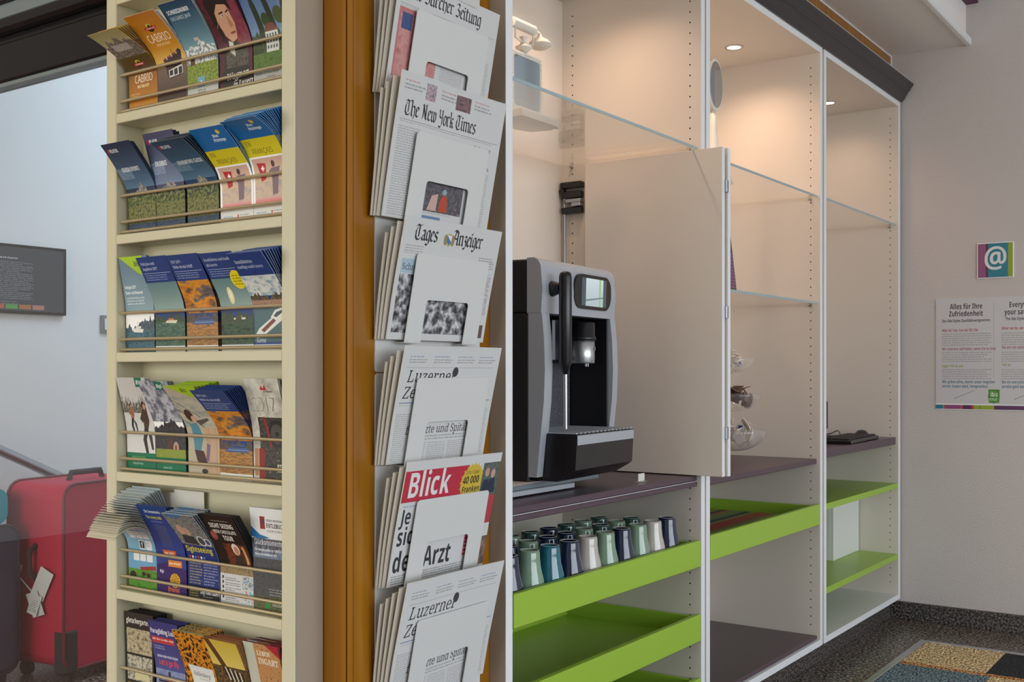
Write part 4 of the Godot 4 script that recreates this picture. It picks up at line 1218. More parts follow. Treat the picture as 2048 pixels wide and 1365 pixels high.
			poly(im, [Vector2(140, 230), Vector2(160, 232), Vector2(220, 420), Vector2(204, 426)], c8(186, 44, 50))
		"ingart":
			rc(im, 0, 0, PW, PH, c8(196, 196, 178))
			patch(im, 70, 0, 170, PH, [c8(150, 76, 50), c8(196, 150, 96), c8(170, 110, 70)], 0.05, 4)
			poly(im, [Vector2(150, 0), Vector2(240, 0), Vector2(240, 60)], c8(170, 40, 50))
			text(im, "LEBEN", 84, 60, 24, c8(236, 230, 214), "serif bold", 0.8)
			text(im, "INGART", 84, 104, 30, c8(236, 230, 214), "serif bold", 0.8)
			ell(im, 60, 300, 46, 60, c8(60, 40, 34))
			ell(im, 70, 320, 28, 38, c8(196, 146, 118))
	return im

# ---------------------------------------------------------------- sheets of paper
# prof: points (out, up) of the front face from the bottom to the top; the sheet faces +z, is w wide along x; ripple bends it sideways
func sheet(w: float, prof: Array, thick: float, nx := 1, ripple := 0.0, sd := 0) -> ArrayMesh:
	var r := RandomNumberGenerator.new()
	r.seed = sd
	var ph := r.randf() * TAU
	var n := prof.size()
	var lens := [0.0]
	for i in n - 1: lens.append(lens[i] + (prof[i + 1] - prof[i]).length())
	var F := []
	var B := []
	for i in n:
		var d: Vector2 = (prof[mini(i + 1, n - 1)] - prof[maxi(i - 1, 0)]).normalized()
		var nrm := Vector2(d.y, -d.x)
		var frow := []
		var brow := []
		for k in nx + 1:
			var x := -w / 2 + w * k / nx
			var s: float = lens[i] / lens[n - 1]
			var z := ripple * (sin(x / w * 7.0 + ph + s * 1.3) + 0.6 * sin(x / w * 15.0 + ph * 2.0)) * (0.25 + 0.75 * s)
			frow.append(Vector3(x, prof[i].y, prof[i].x + z))
			brow.append(Vector3(x, prof[i].y - nrm.y * thick, prof[i].x + z - nrm.x * thick))
		F.append(frow)
		B.append(brow)
	var st := SurfaceTool.new()
	st.begin(Mesh.PRIMITIVE_TRIANGLES)
	st.set_smooth_group(1)
	for i in n - 1:
		for k in nx:
			var c := [[i, k], [i + 1, k], [i + 1, k + 1], [i, k], [i + 1, k + 1], [i, k + 1]]
			for q in c:
				st.set_uv(Vector2(float(q[1]) / nx, 1.0 - lens[q[0]] / lens[n - 1]))
				st.add_vertex(F[q[0]][q[1]])
	st.generate_normals()
	var mesh := st.commit()
	var s2 := begin()
	s2.set_smooth_group(2)
	for i in n - 1:
		for k in nx: quad(s2, B[i][k], B[i][k + 1], B[i + 1][k + 1], B[i + 1][k])
	s2.set_smooth_group(-1)
	for i in n - 1:
		fquad(s2, F[i][0], F[i + 1][0], B[i + 1][0], B[i][0], Vector3.LEFT)
		fquad(s2, F[i][nx], F[i + 1][nx], B[i + 1][nx], B[i][nx], Vector3.RIGHT)
	for k in nx:
		fquad(s2, F[0][k], F[0][k + 1], B[0][k + 1], B[0][k], Vector3.DOWN)
		fquad(s2, F[n - 1][k], F[n - 1][k + 1], B[n - 1][k + 1], B[n - 1][k], F[n - 1][k] - F[n - 2][k])
	s2.generate_normals()
	return s2.commit(mesh)

# straight foot, then an arc forward through the angle bend
func arc(length: float, foot: float, lean: float, bend: float, n := 9, round := false) -> Array:
	var pts := [Vector2.ZERO]
	var p := Vector2(sin(lean), cos(lean)) * foot
	pts.append(p)
	for k in n:
		var t := (k + 0.5) / n
		var a := lean + bend * (t if round else 0.72 * minf(1.0, t / 0.35) + 0.28 * t)
		p += Vector2(sin(a), cos(a)) * (length - foot) / n
		pts.append(p)
	return pts

func bend_for(length: float, foot: float, lean: float, out: float, round := false) -> float:
	var lo := -0.5
	var hi := 2.4
	for i in 30:
		var m := (lo + hi) / 2
		if arc(length, foot, lean, m, 9, round)[-1].x < out: lo = m
		else: hi = m
	return lo

func paper(n: String, mesh: ArrayMesh, front: Material, rest: Material, at: Vector3, turn: float, label: String, category: String, group := "") -> MeshInstance3D:
	var o := MeshInstance3D.new()
	o.name = numbered(n)
	o.mesh = mesh
	add_child(o)
	o.set_surface_override_material(0, front)
	o.set_surface_override_material(1, rest)
	o.position = at
	o.rotation.y = turn
	tag(o, label, category, group)
	return o

# ---------------------------------------------------------------- brochure stand
const SHELVES := [1.698, 1.432, 1.173, 0.911, 0.652, 0.392]
func stand():
	var s := thing("brochure_stand", "tall cream brochure stand with brass rails beside the wooden pillar", "stand")
	bb(s, "side_panel", Vector3(STAND, 0, -2.138), Vector3(PIL - 0.002, 2.3, -2.103), M.cream, 0.002)
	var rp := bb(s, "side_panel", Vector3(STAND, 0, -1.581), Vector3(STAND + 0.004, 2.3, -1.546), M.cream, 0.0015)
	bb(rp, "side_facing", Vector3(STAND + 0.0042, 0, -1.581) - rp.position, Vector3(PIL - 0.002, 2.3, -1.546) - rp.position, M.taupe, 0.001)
	bb(s, "back_panel", Vector3(PIL - 0.008, 0, -2.103), Vector3(PIL - 0.002, 2.3, -1.581), M.cream, 0.0)
	var ys := SHELVES + [1.96, 0.13]
	for y in ys: bb(s, "shelf", Vector3(STAND + 0.001, y - 0.021, -2.103), Vector3(PIL - 0.008, y, -1.581), M.cream, 0.0015)
	for y in SHELVES:
		for h in [0.003 + 0.0035, 0.029, 0.087]:
			bar(s, "rail", Vector3(STAND + 0.012, y + h, -2.1025), Vector3(STAND + 0.012, y + h, -1.5815), 0.0035, M.brass, 12)

# one pile: the front copy bends out over the rail, copies stand behind it
func pile(row: int, slot: float, key: String, out: float, behind: int, what: String, o := {}):
	var w: float = o.get("w", 0.0985)
	var length: float = o.get("len", 0.21)
	var gap: float = o.get("gap", 0.0032)
	var thick: float = o.get("thick", 0.0009)
	var fan: float = o.get("fan", 0.0)          # how much less the last copy bends, as a share
	var edge: Color = o.get("edge", c8(226, 224, 218))
	var z := -2.103 + 0.1044 * (slot + 0.5)
	var y: float = SHELVES[row] + 0.0005
	if not M.has("print_" + key): printed("print_" + key, design(key), 0.38)
	if not M.has("leaf_" + key): mat("leaf_" + key, edge, 0.6)
	var foot: float = o.get("foot", 0.075)
	var lean := 0.02
	var b0 := bend_for(length, foot, lean, out, o.get("round", false))
	var tw: float = o.get("twist", 0.0)
	var rng := RandomNumberGenerator.new()
	rng.seed = row * 31 + int(slot * 7) + 3
	var place: String = ["on top shelf", "on second shelf down", "on third shelf down", "on fourth shelf down", "on fifth shelf down", "on sixth shelf down"][row]
	for k in behind + 1:
		var f := float(k) / maxf(1.0, behind)
		var b := b0 * (1.0 - fan * f) + (rng.randf_range(-0.005, 0.005) if k > 0 else 0.0)
		var mesh := sheet(w, arc(length - (rng.randf_range(0.0, 0.003) if k else 0.0), foot, lean, b, 9, o.get("round", false)), thick)
		var label := "front %s brochure %s" % [what, place]
		if k: label = "%s brochure behind the front one %s" % [what, place]
		var s := paper("brochure", mesh, M["print_" + key], M["leaf_" + key], Vector3(STAND + 0.024 + gap * k, y, z + (rng.randf_range(-0.0015, 0.0015) if k else 0.0)), -PI / 2 + tw * (1.0 - f), label, "brochure")
		if k: s.set_meta("group", "%s copies %s" % [what, place])

func brochures():
	pile(0, 0.12, "cabrio_peak", 0.105, 8, "mountain-top and orange", {"fan": 0.28, "edge": c8(200, 150, 60), "gap": 0.0042})
	pile(0, 1.08, "cabrio", 0.088, 4, "orange cable car")
	pile(0, 2.0, "schnee", 0.075, 4, "blue snowy mountain")
	pile(0, 3.0, "wagner", 0.07, 6, "dark red portrait", {"edge": c8(70, 50, 60)})
	pile(0, 3.97, "villa", 0.06, 7, "villa and cypress")
	pile(1, 0.1, "guida", 0.072, 3, "dark blue event guide", {"edge": c8(60, 74, 100)})
	pile(1, 1.0, "erlebnis", 0.035, 5, "violet sky mountain", {"edge": c8(74, 72, 96)})
	pile(1, 2.02, "adventure", 0.095, 8, "blue adventure guide", {"fan": 0.35, "gap": 0.0036, "edge": c8(120, 112, 104)})
	pile(1, 3.02, "francais", 0.082, 6, "blue and yellow french", {"edge": c8(120, 160, 196)})
	pile(1, 3.97, "francais", 0.088, 20, "blue and yellow french fanned", {"fan": 0.95, "gap": 0.0021, "edge": c8(140, 172, 200), "len": 0.222, "round": true})
	pile(2, 0.02, "bls", 0.022, 2, "grey-blue lake timetable with green corner", {"edge": c8(110, 120, 130)})
	pile(2, 1.0, "fahrplan", 0.052, 6, "blue and green boat timetable", {"edge": c8(70, 84, 120)})
	pile(2, 2.0, "sgv", 0.056, 9, "orange evening lake", {"edge": c8(44, 62, 110)})
	pile(2, 3.05, "rund", 0.062, 9, "blue sunlit lake tour", {"edge": c8(70, 76, 96)})
	pile(2, 3.97, "boat", 0.072, 12, "white motor ship", {"fan": 0.7, "gap": 0.0034, "edge": c8(150, 164, 190)})
	pile(3, 0.05, "rigi_run", 0.03, 4, "winter running")
	pile(3, 1.02, "rigi_cloud", 0.05, 5, "cloudy mountain", {"edge": c8(110, 110, 118)})
	pile(3, 2.05, "child", 0.068, 13, "child on a boardwalk", {"edge": c8(150, 176, 60), "fan": 0.35, "gap": 0.0033})
	pile(3, 3.0, "sgv", 0.078, 10, "blue evening lake", {"fan": 0.25, "edge": c8(60, 76, 110)})
	pile(3, 3.97, "loco", 0.03, 7, "grey steam locomotive", {"edge": c8(96, 100, 104)})
	pile(4, 0.1, "info", 0.138, 24, "light blue information", {"fan": 0.82, "gap": 0.0017, "edge": c8(206, 196, 172), "len": 0.231, "foot": 0.088, "thick": 0.0008, "round": true})
	pile(4, 1.04, "sonnen", 0.055, 6, "dark blue sunny side", {"edge": c8(60, 70, 110)})
	pile(4, 2.04, "citytrain", 0.07, 8, "grey and blue sightseeing train", {"fan": 0.3, "edge": c8(170, 184, 196)})
	pile(4, 3.02, "chocolate", 0.06, 7, "black chocolate tour", {"edge": c8(50, 46, 46)})
	pile(4, 3.97, "entlebuch", 0.012, 5, "grey rock face", {"edge": c8(120, 120, 124)})
	pile(5, 0.02, "gletscher", 0.006, 11, "brown glacier garden", {"edge": c8(70, 66, 58), "gap": 0.0035})
	pile(5, 1.04, "paragliding", 0.026, 10, "violet paragliding", {"edge": c8(84, 80, 120), "gap": 0.0036})
	pile(5, 2.02, "tiger", 0.042, 13, "orange and black patterned", {"edge": c8(170, 176, 130), "gap": 0.0032, "fan": 0.3})
	pile(5, 3.0, "savanna", 0.045, 15, "yellow and brown", {"edge": c8(140, 84, 60), "gap": 0.0028, "thick": 0.0018})
	pile(5, 3.97, "ingart", 0.03, 14, "beige and red thick", {"edge": c8(104, 60, 66), "gap": 0.003, "thick": 0.002})
	# flat leaflets standing against the back of the fifth shelf
	var plain: StandardMaterial3D = mat("leaf_white", c8(222, 220, 212), 0.6)
	for p in [[-2.02, 0.215, "white leaflet upright at the back of fifth shelf, behind fanned brochures"], [-1.93, 0.222, "taller leaflet upright at the back of fifth shelf, behind dark blue brochures"]]:
		paper("leaflet", sheet(0.098, arc(p[1], 0.1, -0.02, 0.05), 0.0008), plain, plain, Vector3(PIL - 0.02, SHELVES[4] + 0.0005, p[0]), -PI / 2, p[2], "leaflet")

# ---------------------------------------------------------------- newspaper rack
const POCKETS := [1.682, 1.438, 1.195, 0.946, 0.702, 0.462]     # undersides of the papers
func rack():
	for u in 2:
		var y0: float = [1.13, 0.40][u]
		var r := thing("newspaper_rack", ["white metal newspaper rack high on the wooden pillar, three pockets", "white metal newspaper rack low on the wooden pillar, three pockets"][u], "newspaper rack", Vector3(1.803, y0, PZ))
		var top: float = [2.05, 1.128][u]
		part(r, "back_plate", extrude(rounded(0.346, top - y0, 0.008), 0.0025), M.white_metal, Vector3(0, (top - y0) / 2, 0.0015 + 0.0006 * u))
		for k in 3:
			var yb: float = POCKETS[u * 3 + k] - y0
			var p := Node3D.new()
			p.name = "pocket"
			r.add_child(p, true)
			p.position = Vector3(0, yb, 0)
			# front plate with an arched cut-out, legs bent back to the wall below
			var o := PackedVector2Array([Vector2(-0.12, -0.004), Vector2(-0.12, 0.164)])
			for q in 5: o.append(Vector2(-0.112 - cos(q * PI / 8) * 0.008, 0.168 + sin(q * PI / 8) * 0.008))
			for q in 5: o.append(Vector2(0.112 + sin(q * PI / 8) * 0.008, 0.168 + cos(q * PI / 8) * 0.008))
			o.append_array(PackedVector2Array([Vector2(0.12, -0.004), Vector2(0.07, -0.004)]))
			for q in 5: o.append(Vector2(0.062 + cos(q * PI / 8) * 0.008, 0.076 + sin(q * PI / 8) * 0.008))
			for q in 5: o.append(Vector2(-0.062 - sin(q * PI / 8) * 0.008, 0.076 + cos(q * PI / 8) * 0.008))
			o.append(Vector2(-0.07, -0.004))
			part(p, "front_plate", extrude(o, 0.0016), M.white_metal, Vector3(0, 0, 0.033), Vector3(0.2, 0, 0))
			bb(p, "leg_fold", Vector3(-0.12, -0.006, 0.003), Vector3(-0.07, -0.0044, 0.033), M.white_metal, 0.0005)
			bb(p, "leg_fold", Vector3(0.07, -0.006, 0.003), Vector3(0.12, -0.0044, 0.033), M.white_metal, 0.0005)

# ---------------------------------------------------------------- newspapers
func news(key: String) -> Image:
	var W := 640
	var H := 520
	var ink := c8(52, 52, 56)
	var im := canvas(W, H, c8(208, 209, 208))
	match key:
		"zurich":
			small_print(im, 150, 14, 400, 12, 10, c8(130, 130, 132), 3)
			blackletter(im, "Neue Zürcher Zeitung", 24, 92, 10.4, ink)
			rc(im, 20, 124, 600, 1, ink)
			small_print(im, 24, 130, 580, 10, 9, c8(120, 120, 122), 5)
			rc(im, 20, 140, 150, 300, c8(190, 120, 120))
			patch(im, 30, 170, 240, 300, [c8(170, 104, 104), c8(206, 150, 146), c8(190, 128, 126)], 0.012, 5)
			rc(im, 40, 160, 60, 70, c8(70, 86, 130))
			text(im, "kommen", 470, 190, 20, ink, "serif")
			text(im, "schon", 470, 220, 20, ink, "serif")
			for k in 2: small_print(im, 300 + 165 * k, 245, 150, 260, 9, c8(96, 96, 98), 7 + k, 0.05)
			small_print(im, 290, 150, 160, 90, 10, c8(96, 96, 98), 12, 0.1)
		"newyork":
			for k in 3:
				small_print(im, 24 + 210 * k, 26, 90, 12, 11, c8(190, 90, 96), 3 + k)
				small_print(im, 24 + 210 * k, 40, 110, 30, 12, c8(96, 96, 100), 6 + k)
			patch(im, 140, 20, 60, 60, [c8(90, 96, 110), c8(190, 180, 186), c8(160, 90, 110)], 0.05, 5)
			patch(im, 330, 24, 90, 56, [c8(70, 54, 60), c8(140, 110, 112), c8(96, 74, 80)], 0.05, 9)
			blackletter(im, "The New York Times", 40, 150, 9.2, ink)
			rc(im, 20, 166, 600, 1, ink)
			small_print(im, 24, 172, 560, 9, 8, c8(120, 120, 122), 4)
			patch(im, 150, 250, 300, 225, [c8(54, 50, 54), c8(110, 106, 112), c8(78, 74, 78), c8(150, 140, 140)], 0.02, 8)
			poly(im, [Vector2(310, 470), Vector2(318, 420), Vector2(336, 402), Vector2(356, 412), Vector2(364, 470)], c8(186, 78, 54))
			ell(im, 338, 394, 13, 11, c8(150, 170, 178))
			poly(im, [Vector2(240, 470), Vector2(262, 414), Vector2(300, 404), Vector2(296, 470)], c8(206, 168, 160))
			small_print(im, 150, 478, 300, 10, 9, c8(96, 96, 100), 3)
			rc(im, 150, 492, 180, 28, c8(110, 140, 176))
			for q in [["Tech sector", 206], ["in the U.S.", 230], ["faces new", 254], ["competitors", 278]]: text(im, q[0], 478, q[1], 15, c8(64, 64, 68), "serif", 0.95)
			small_print(im, 478, 292, 120, 220, 9, c8(84, 84, 88), 7, 0.05)
			small_print(im, 20, 190, 115, 320, 9, c8(84, 84, 88), 9, 0.05)
		"tages":
			blackletter(im, "Tages", 70, 92, 11.0, ink, 0.95)
			blackletter(im, "Anzeiger", 306, 92, 11.0, ink, 0.95)
			ell(im, 286, 74, 24, 28, c8(196, 178, 120))
			ell(im, 264, 76, 12, 24, c8(150, 140, 90))
			ell(im, 308, 76, 12, 24, c8(150, 140, 90))
			poly(im, [Vector2(272, 56), Vector2(300, 56), Vector2(300, 84), Vector2(286, 98), Vector2(272, 84)], c8(232, 234, 238))
			poly(im, [Vector2(272, 56), Vector2(300, 84), Vector2(286, 98), Vector2(272, 84)], c8(84, 120, 176))
			rc(im, 20, 150, 600, 1, c8(120, 120, 120))
			small_print(im, 24, 116, 110, 36, 11, c8(130, 130, 134), 4)
			rc(im, 20, 176, 160, 60, c8(168, 190, 204))
			text(im, "Schnee", 28, 222, 26, c8(70, 76, 84), "serif", 0.9)
			patch(im, 20, 240, 470, 250, [c8(30, 30, 36), c8(70, 68, 74), c8(140, 138, 142), c8(206, 206, 208), c8(222, 222, 224)], 0.022, 6)
			small_print(im, 510, 130, 110, 60, 11, c8(96, 96, 100), 8)
			rc(im, 500, 204, 120, 1, c8(100, 100, 100))
			patch(im, 500, 214, 120, 180, [c8(150, 156, 176), c8(206, 204, 206), c8(176, 168, 176), c8(226, 226, 226)], 0.02, 9, 3.0)
			patch(im, 500, 440, 120, 60, [c8(110, 90, 84), c8(84, 70, 66)], 0.03, 4)
		"luzern":
			for k in 4:
				small_print(im, 40 + 150 * k, 44, 100, 12, 11, c8(90, 120, 170), 3 + k)
				small_print(im, 40 + 150 * k, 58, 120, 24, 11, c8(110, 110, 114), 8 + k)
			rc(im, 30, 96, 580, 1, c8(110, 110, 112))
			text(im, "Luzerner", 40, 160, 52, c8(44, 44, 48), "serif", 0.95, 0, 0.18)
			text(im, "Zeitung", 30, 232, 52, c8(44, 44, 48), "serif", 0.95, 0, 0.18)
			ell(im, 340, 116, 18, 22, c8(60, 60, 64))
			rc(im, 20, 250, 600, 3, c8(84, 104, 160))
			small_print(im, 24, 260, 560, 10, 9, c8(130, 130, 132), 4)
			text(im, "für Ärzte und Spitäler", 86, 392, 36, c8(58, 58, 62), "serif", 0.85, 0, 0.1)
			small_print(im, 110, 402, 400, 26, 13, c8(110, 110, 112), 5)
			for k in 3: small_print(im, 110 + 130 * k, 434, 118, 82, 9, c8(84, 84, 88), 6 + k, 0.06)
			small_print(im, 16, 300, 84, 210, 9, c8(84, 84, 88), 11, 0.06)
			small_print(im, 520, 290, 100, 220, 9, c8(84, 84, 88), 12, 0.06)
		"blick":
			rc(im, 0, 40, 410, 130, c8(186, 44, 66))
			text(im, "Blick", 24, 152, 104, c8(224, 224, 222), "sans bold", 0.8)
			for k in 20: poly(im, [Vector2(450, 120) + Vector2(92, 0).rotated(TAU * k / 20), Vector2(450, 120) + Vector2(78, 0).rotated(TAU * (k + 0.5) / 20), Vector2(450, 120)], c8(206, 178, 60))
			ell(im, 450, 120, 82, 80, c8(206, 178, 60))
			text(im, "2 für 1-Spiel", 396, 82, 16, c8(64, 56, 30), "sans", 0.8)
			text(im, "40 000", 380, 124, 32, c8(46, 42, 34), "sans bold", 0.9)
			text(im, "Franken", 384, 162, 26, c8(46, 42, 34), "sans bold", 0.9)
			patch(im, 520, 40, 120, 150, [c8(50, 60, 54), c8(96, 110, 100), c8(70, 76, 80)], 0.04, 4)
			for q in [[556, 84, c8(190, 150, 132)], [600, 92, c8(196, 156, 138)]]:
				ell(im, q[0], q[1] - 14, 17, 18, c8(110, 104, 100))
				ell(im, q[0], q[1], 15, 20, q[2])
				poly(im, [Vector2(q[0] - 30, 180), Vector2(q[0] - 18, 116), Vector2(q[0] + 18, 116), Vector2(q[0] + 30, 180)], c8(44, 50, 70))
			rc(im, 520, 190, 120, 130, c8(176, 60, 70))
			text(im, "es", 540, 250, 30, c8(232, 226, 224), "sans bold")
			text(im, "r", 545, 300, 44, c8(232, 226, 224), "sans bold")
			text(im, "Je lässt", 18, 262, 62, ink, "sans bold", 0.8)
			text(im, "sich t sich", 14, 350, 72, ink, "sans bold", 0.78)
			text(im, "den Arzt", 10, 462, 84, ink, "sans bold", 0.8)
			small_print(im, 20, 184, 160, 14, 12, c8(80, 130, 180), 4)
			rc(im, 470, 330, 60, 120, c8(186, 54, 70))
			small_print(im, 476, 340, 48, 100, 18, c8(232, 220, 220), 5)
			small_print(im, 16, 476, 600, 40, 10, c8(84, 84, 88), 9, 0.1)
			patch(im, 560, 380, 80, 130, [c8(80, 66, 62), c8(150, 120, 110)], 0.02, 5)
	return im

func papers():
	var edge := mat("newsprint", c8(204, 202, 196), 0.85)
	var back := mat("newsprint_dull", c8(196, 188, 174), 0.85)
	var list := [["zurich", 0.33, 0.236, 3, "newspaper with long blackletter title and rose picture in the top pocket"], ["newyork", 0.345, 0.285, 3, "creased newspaper with workmen picture in the second pocket down"], ["tages", 0.32, 0.247, 3, "newspaper with blackletter title, small crest and mountain picture in the third pocket"], ["luzern", 0.32, 0.242, 3, "newspaper with italic serif title in the fourth pocket down"], ["blick", 0.315, 0.258, 3, "red-headed tabloid with big black headline in the fifth pocket"], ["luzern", 0.32, 0.262, 4, "newspaper with italic serif title in the lowest pocket"]]
	for i in list.size():
		var e: Array = list[i]
		if not M.has("print_" + e[0]):
			printed("print_" + e[0], news(e[0]), 0.8)
		for k in e[3] + 1:
			var shift: float = [0.0, -0.012, -0.02, -0.027, -0.034][k]
			var h: float = e[2] - (0.0 if k == 0 else 0.012 * k)
			var lean: float = 0.19 - 0.026 * k
			var o := paper("newspaper", sheet(e[1], arc(h, 0.05, lean, 0.05 if i > 1 else 0.0, 10), 0.0025, 14, (0.0018 if i == 1 else 0.0012) if k == 0 else 0.0006, i * 7 + k), M["print_" + e[0]] if k == 0 else back, edge if k == 0 else back, Vector3(1.797 + shift * 0.6, POCKETS[i] + 0.0005, PZ + (0.0255 if k == 0 else 0.023) - 0.0042 * k), 0.0, (e[4] + ", front copy") if k == 0 else ("folded newspaper behind the front copy in " + ["the top pocket", "the second pocket down", "the third pocket down", "the fourth pocket down", "the fifth pocket down", "the lowest pocket"][i]), "newspaper")
			if k: o.set_meta("group", "papers behind the front copy, pocket %d" % (i + 1))

# ---------------------------------------------------------------- coffee machine
func machine():
	var m := thing("coffee_machine", "black and silver automatic coffee machine with steam wand on the counter", "coffee machine", Vector3(2.268, 0.856, -1.504), deg_to_rad(4.8))
	var B := 0.852
	# body: dark carcass behind, silver front frame with a deep black bay
	bb(m, "body", Vector3(0.002, 0, -0.385), Vector3(0.426, 0.556, -0.14), M.black_matte, 0.008)
	bb(m, "top_cover", Vector3(0.002, 0.421, -0.1395), Vector3(0.426, 0.556, -0.0405), M.black_matte, 0.004)
	bb(m, "side_panel", Vector3(0, 0, -0.1395), Vector3(0.012, 0.42, -0.0365), M.black_matte, 0.002)
	bb(m, "side_panel", Vector3(0.416, 0, -0.1395), Vector3(0.428, 0.42, -0.0365), M.black_matte, 0.002)
	var hood := PackedVector2Array([Vector2(-0.04, 0), Vector2(0, 0), Vector2(0.004, 0.06), Vector2(-0.001, 0.118), Vector2(-0.008, 0.131), Vector2(-0.02, 0.138), Vector2(-0.04, 0.138)])
	tag(part(m, "top_panel", extrude(hood, 0.428), M.silver_plastic, Vector3(0.214, 1.273 - B, 0), Vector3(0, -PI / 2, 0)), "silver rounded top panel")
	for s in [0, 1]:
		var x0: float = 0.0 if s == 0 else 0.396
		var o := PackedVector2Array([Vector2(-0.036, 0.012), Vector2(-0.012, 0.012), Vector2(-0.004, 0.09), Vector2(0.008, 0.2), Vector2(0.011, 0.28), Vector2(0.008, 0.36), Vector2(0.002, 0.4205), Vector2(-0.036, 0.4205)])
		tag(part(m, "front_pillar", extrude(o, 0.032 if s else 0.04), M.silver_plastic, Vector3(x0 + (0.016 if s else 0.02), 0, 0), Vector3(0, -PI / 2, 0)), "silver bowed pillar beside the bay")
	bb(m, "bay_back", Vector3(0.012, 0, -0.139), Vector3(0.416, 0.42, -0.128), M.black_plastic, 0.001)
	bb(m, "bay_side", Vector3(0.03, 0.02, -0.128), Vector3(0.04, 0.42, -0.004), M.black_plastic, 0.001)
	bb(m, "bay_side", Vector3(0.39, 0.02, -0.128), Vector3(0.4, 0.42, -0.004), M.black_plastic, 0.001)
	var sp := mat("splashed_steel", Color.WHITE, 0.3, 0.3)
	tri(sp, noise_tex(0.16, [[0.0, c8(84, 85, 89)], [0.62, c8(92, 93, 97)], [0.74, c8(140, 141, 144)], [1.0, c8(200, 200, 200)]], 256, Vector2(1.6, 0.5), 8), Vector3(5, 5, 5))
	bb(m, "splash_plate", Vector3(0.045, 0.03, -0.1275), Vector3(0.386, 0.115, -0.118), sp, 0.002)
	bb(m, "splash_plate", Vector3(0.045, 0.118, -0.1275), Vector3(0.386, 0.30, -0.118), sp, 0.002)
	bb(m, "brew_unit", Vector3(0.2, 0.3, -0.126), Vector3(0.386, 0.418, -0.07), M.black_plastic, 0.006)
	# display with rounded ends its glass painted with a softly glowing window reflection
	var ds := part(m, "display", extrude(rounded(0.222, 0.092, 0.038, 6), 0.006), M.black_gloss, Vector3(0.282, 0.487, 0.0035), Vector3(0.03, 0, 0))
	tag(ds, "rounded black glass display")
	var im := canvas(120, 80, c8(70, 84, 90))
	grad(im, 20, 0, 84, 80, c8(206, 220, 224), c8(176, 192, 196))  # mirrored window and greenery, put into the colour
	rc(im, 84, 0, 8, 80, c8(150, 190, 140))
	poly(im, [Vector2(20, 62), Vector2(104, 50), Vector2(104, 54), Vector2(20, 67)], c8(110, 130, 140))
	var reflection_mat := printed("screen_reflection_print", im, 0.08)
	reflection_mat.emission_enabled = true
	reflection_mat.emission_operator = BaseMaterial3D.EMISSION_OP_MULTIPLY
	reflection_mat.emission = Color.WHITE
	reflection_mat.emission_texture = reflection_mat.albedo_texture
	reflection_mat.emission_energy_multiplier = 0.25
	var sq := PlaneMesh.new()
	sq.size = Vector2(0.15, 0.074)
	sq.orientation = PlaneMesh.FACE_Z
	part(ds, "screen", sq, reflection_mat, Vector3(0.004, 0, 0.0034))  # carries the painted reflection
	# dispensing head
	var hd := part(m, "dispensing_head", lathe([Vector2(0, 0), Vector2(0.031, 0), Vector2(0.033, 0.003), Vector2(0.033, 0.062), Vector2(0.0, 0.062)], 28), M.alu, Vector3(0.30, 0.297, -0.035))
	tag(hd, "brushed silver coffee dispensing head")
	part(hd, "collar", lathe([Vector2(0, 0.062), Vector2(0.036, 0.062), Vector2(0.037, 0.066), Vector2(0.037, 0.072), Vector2(0.034, 0.074), Vector2(0.034, 0.108), Vector2(0.03, 0.112), Vector2(0, 0.112)], 28), M.black_plastic)
	for x in [-0.006, 0.006]: bar(hd, "nozzle", Vector3(x, 0.001, 0.012), Vector3(x, -0.009, 0.012), 0.004, M.steel, 10, 0.003)
	var lm := canvas(60, 24, c8(210, 210, 208))
	small_print(lm, 4, 5, 50, 16, 12, c8(60, 60, 60), 3)
	var lab := PlaneMesh.new()
	lab.size = Vector2(0.02, 0.011)
	lab.orientation = PlaneMesh.FACE_Z
	part(hd, "type_label", lab, printed("type_label", lm), Vector3(0.012, 0.04, 0.0312), Vector3(0, 0.36, 0))
	# steam wand on a ball joint
	var w := part(m, "steam_wand", lathe([Vector2(0, -0.13), Vector2(0.006, -0.13), Vector2(0.013, -0.108), Vector2(0.0165, -0.1), Vector2(0.0165, 0.112), Vector2(0.014, 0.122), Vector2(0.007, 0.126), Vector2(0, 0.126)], 20), M.black_plastic, Vector3(0.042, 0.398, 0.046))
	tag(w, "black grip of the steam wand")
	bar(w, "steam_pipe", Vector3(0, -0.13, 0), Vector3(0, -0.266, 0), 0.0052, M.steel, 12)
	bar(w, "ball_joint", Vector3(0, 0.085, -0.012), Vector3(0.01, 0.085, -0.042), 0.012, M.black_plastic, 16, 0.02)
	# drip tray
	var to := PackedVector2Array([Vector2(-0.13, 0.0), Vector2(0.03, 0.0), Vector2(0.07, 0.022), Vector2(0.08, 0.03), Vector2(0.085, 0.118), Vector2(-0.13, 0.118)])
	var tr := part(m, "drip_tray", extrude(to, 0.34), M.black_plastic, Vector3(0.2, 0.0, 0), Vector3(0, -PI / 2, 0))
	tag(tr, "black drip tray with a slotted steel grille")
	tr.position.y = 0.001
	for k in 15:
		var g := part(tr, "grille_bar", cbox(Vector3(0.196, 0.003, 0.0105), 0.001), M.silver_plastic, Vector3(-0.017, 0.1205, -0.162 + 0.0231 * k))
		g.name = "grille_bar"
	part(tr, "front_band", cbox(Vector3(0.002, 0.024, 0.336), 0.0005), M.silver_plastic, Vector3(0.0852, 0.104, 0))
	# steel plates and a paper sheet under the machine
	var t1 := thing("steel_plate", "wide flat steel plate lying on the counter under the machine", "plate", Vector3(2.484, 0.8195, -1.54))
	bb(t1, "plate_top", Vector3(-0.43, 0.004, -0.33), Vector3(0, 0.0165, 0.0), M.silver_plastic, 0.001)
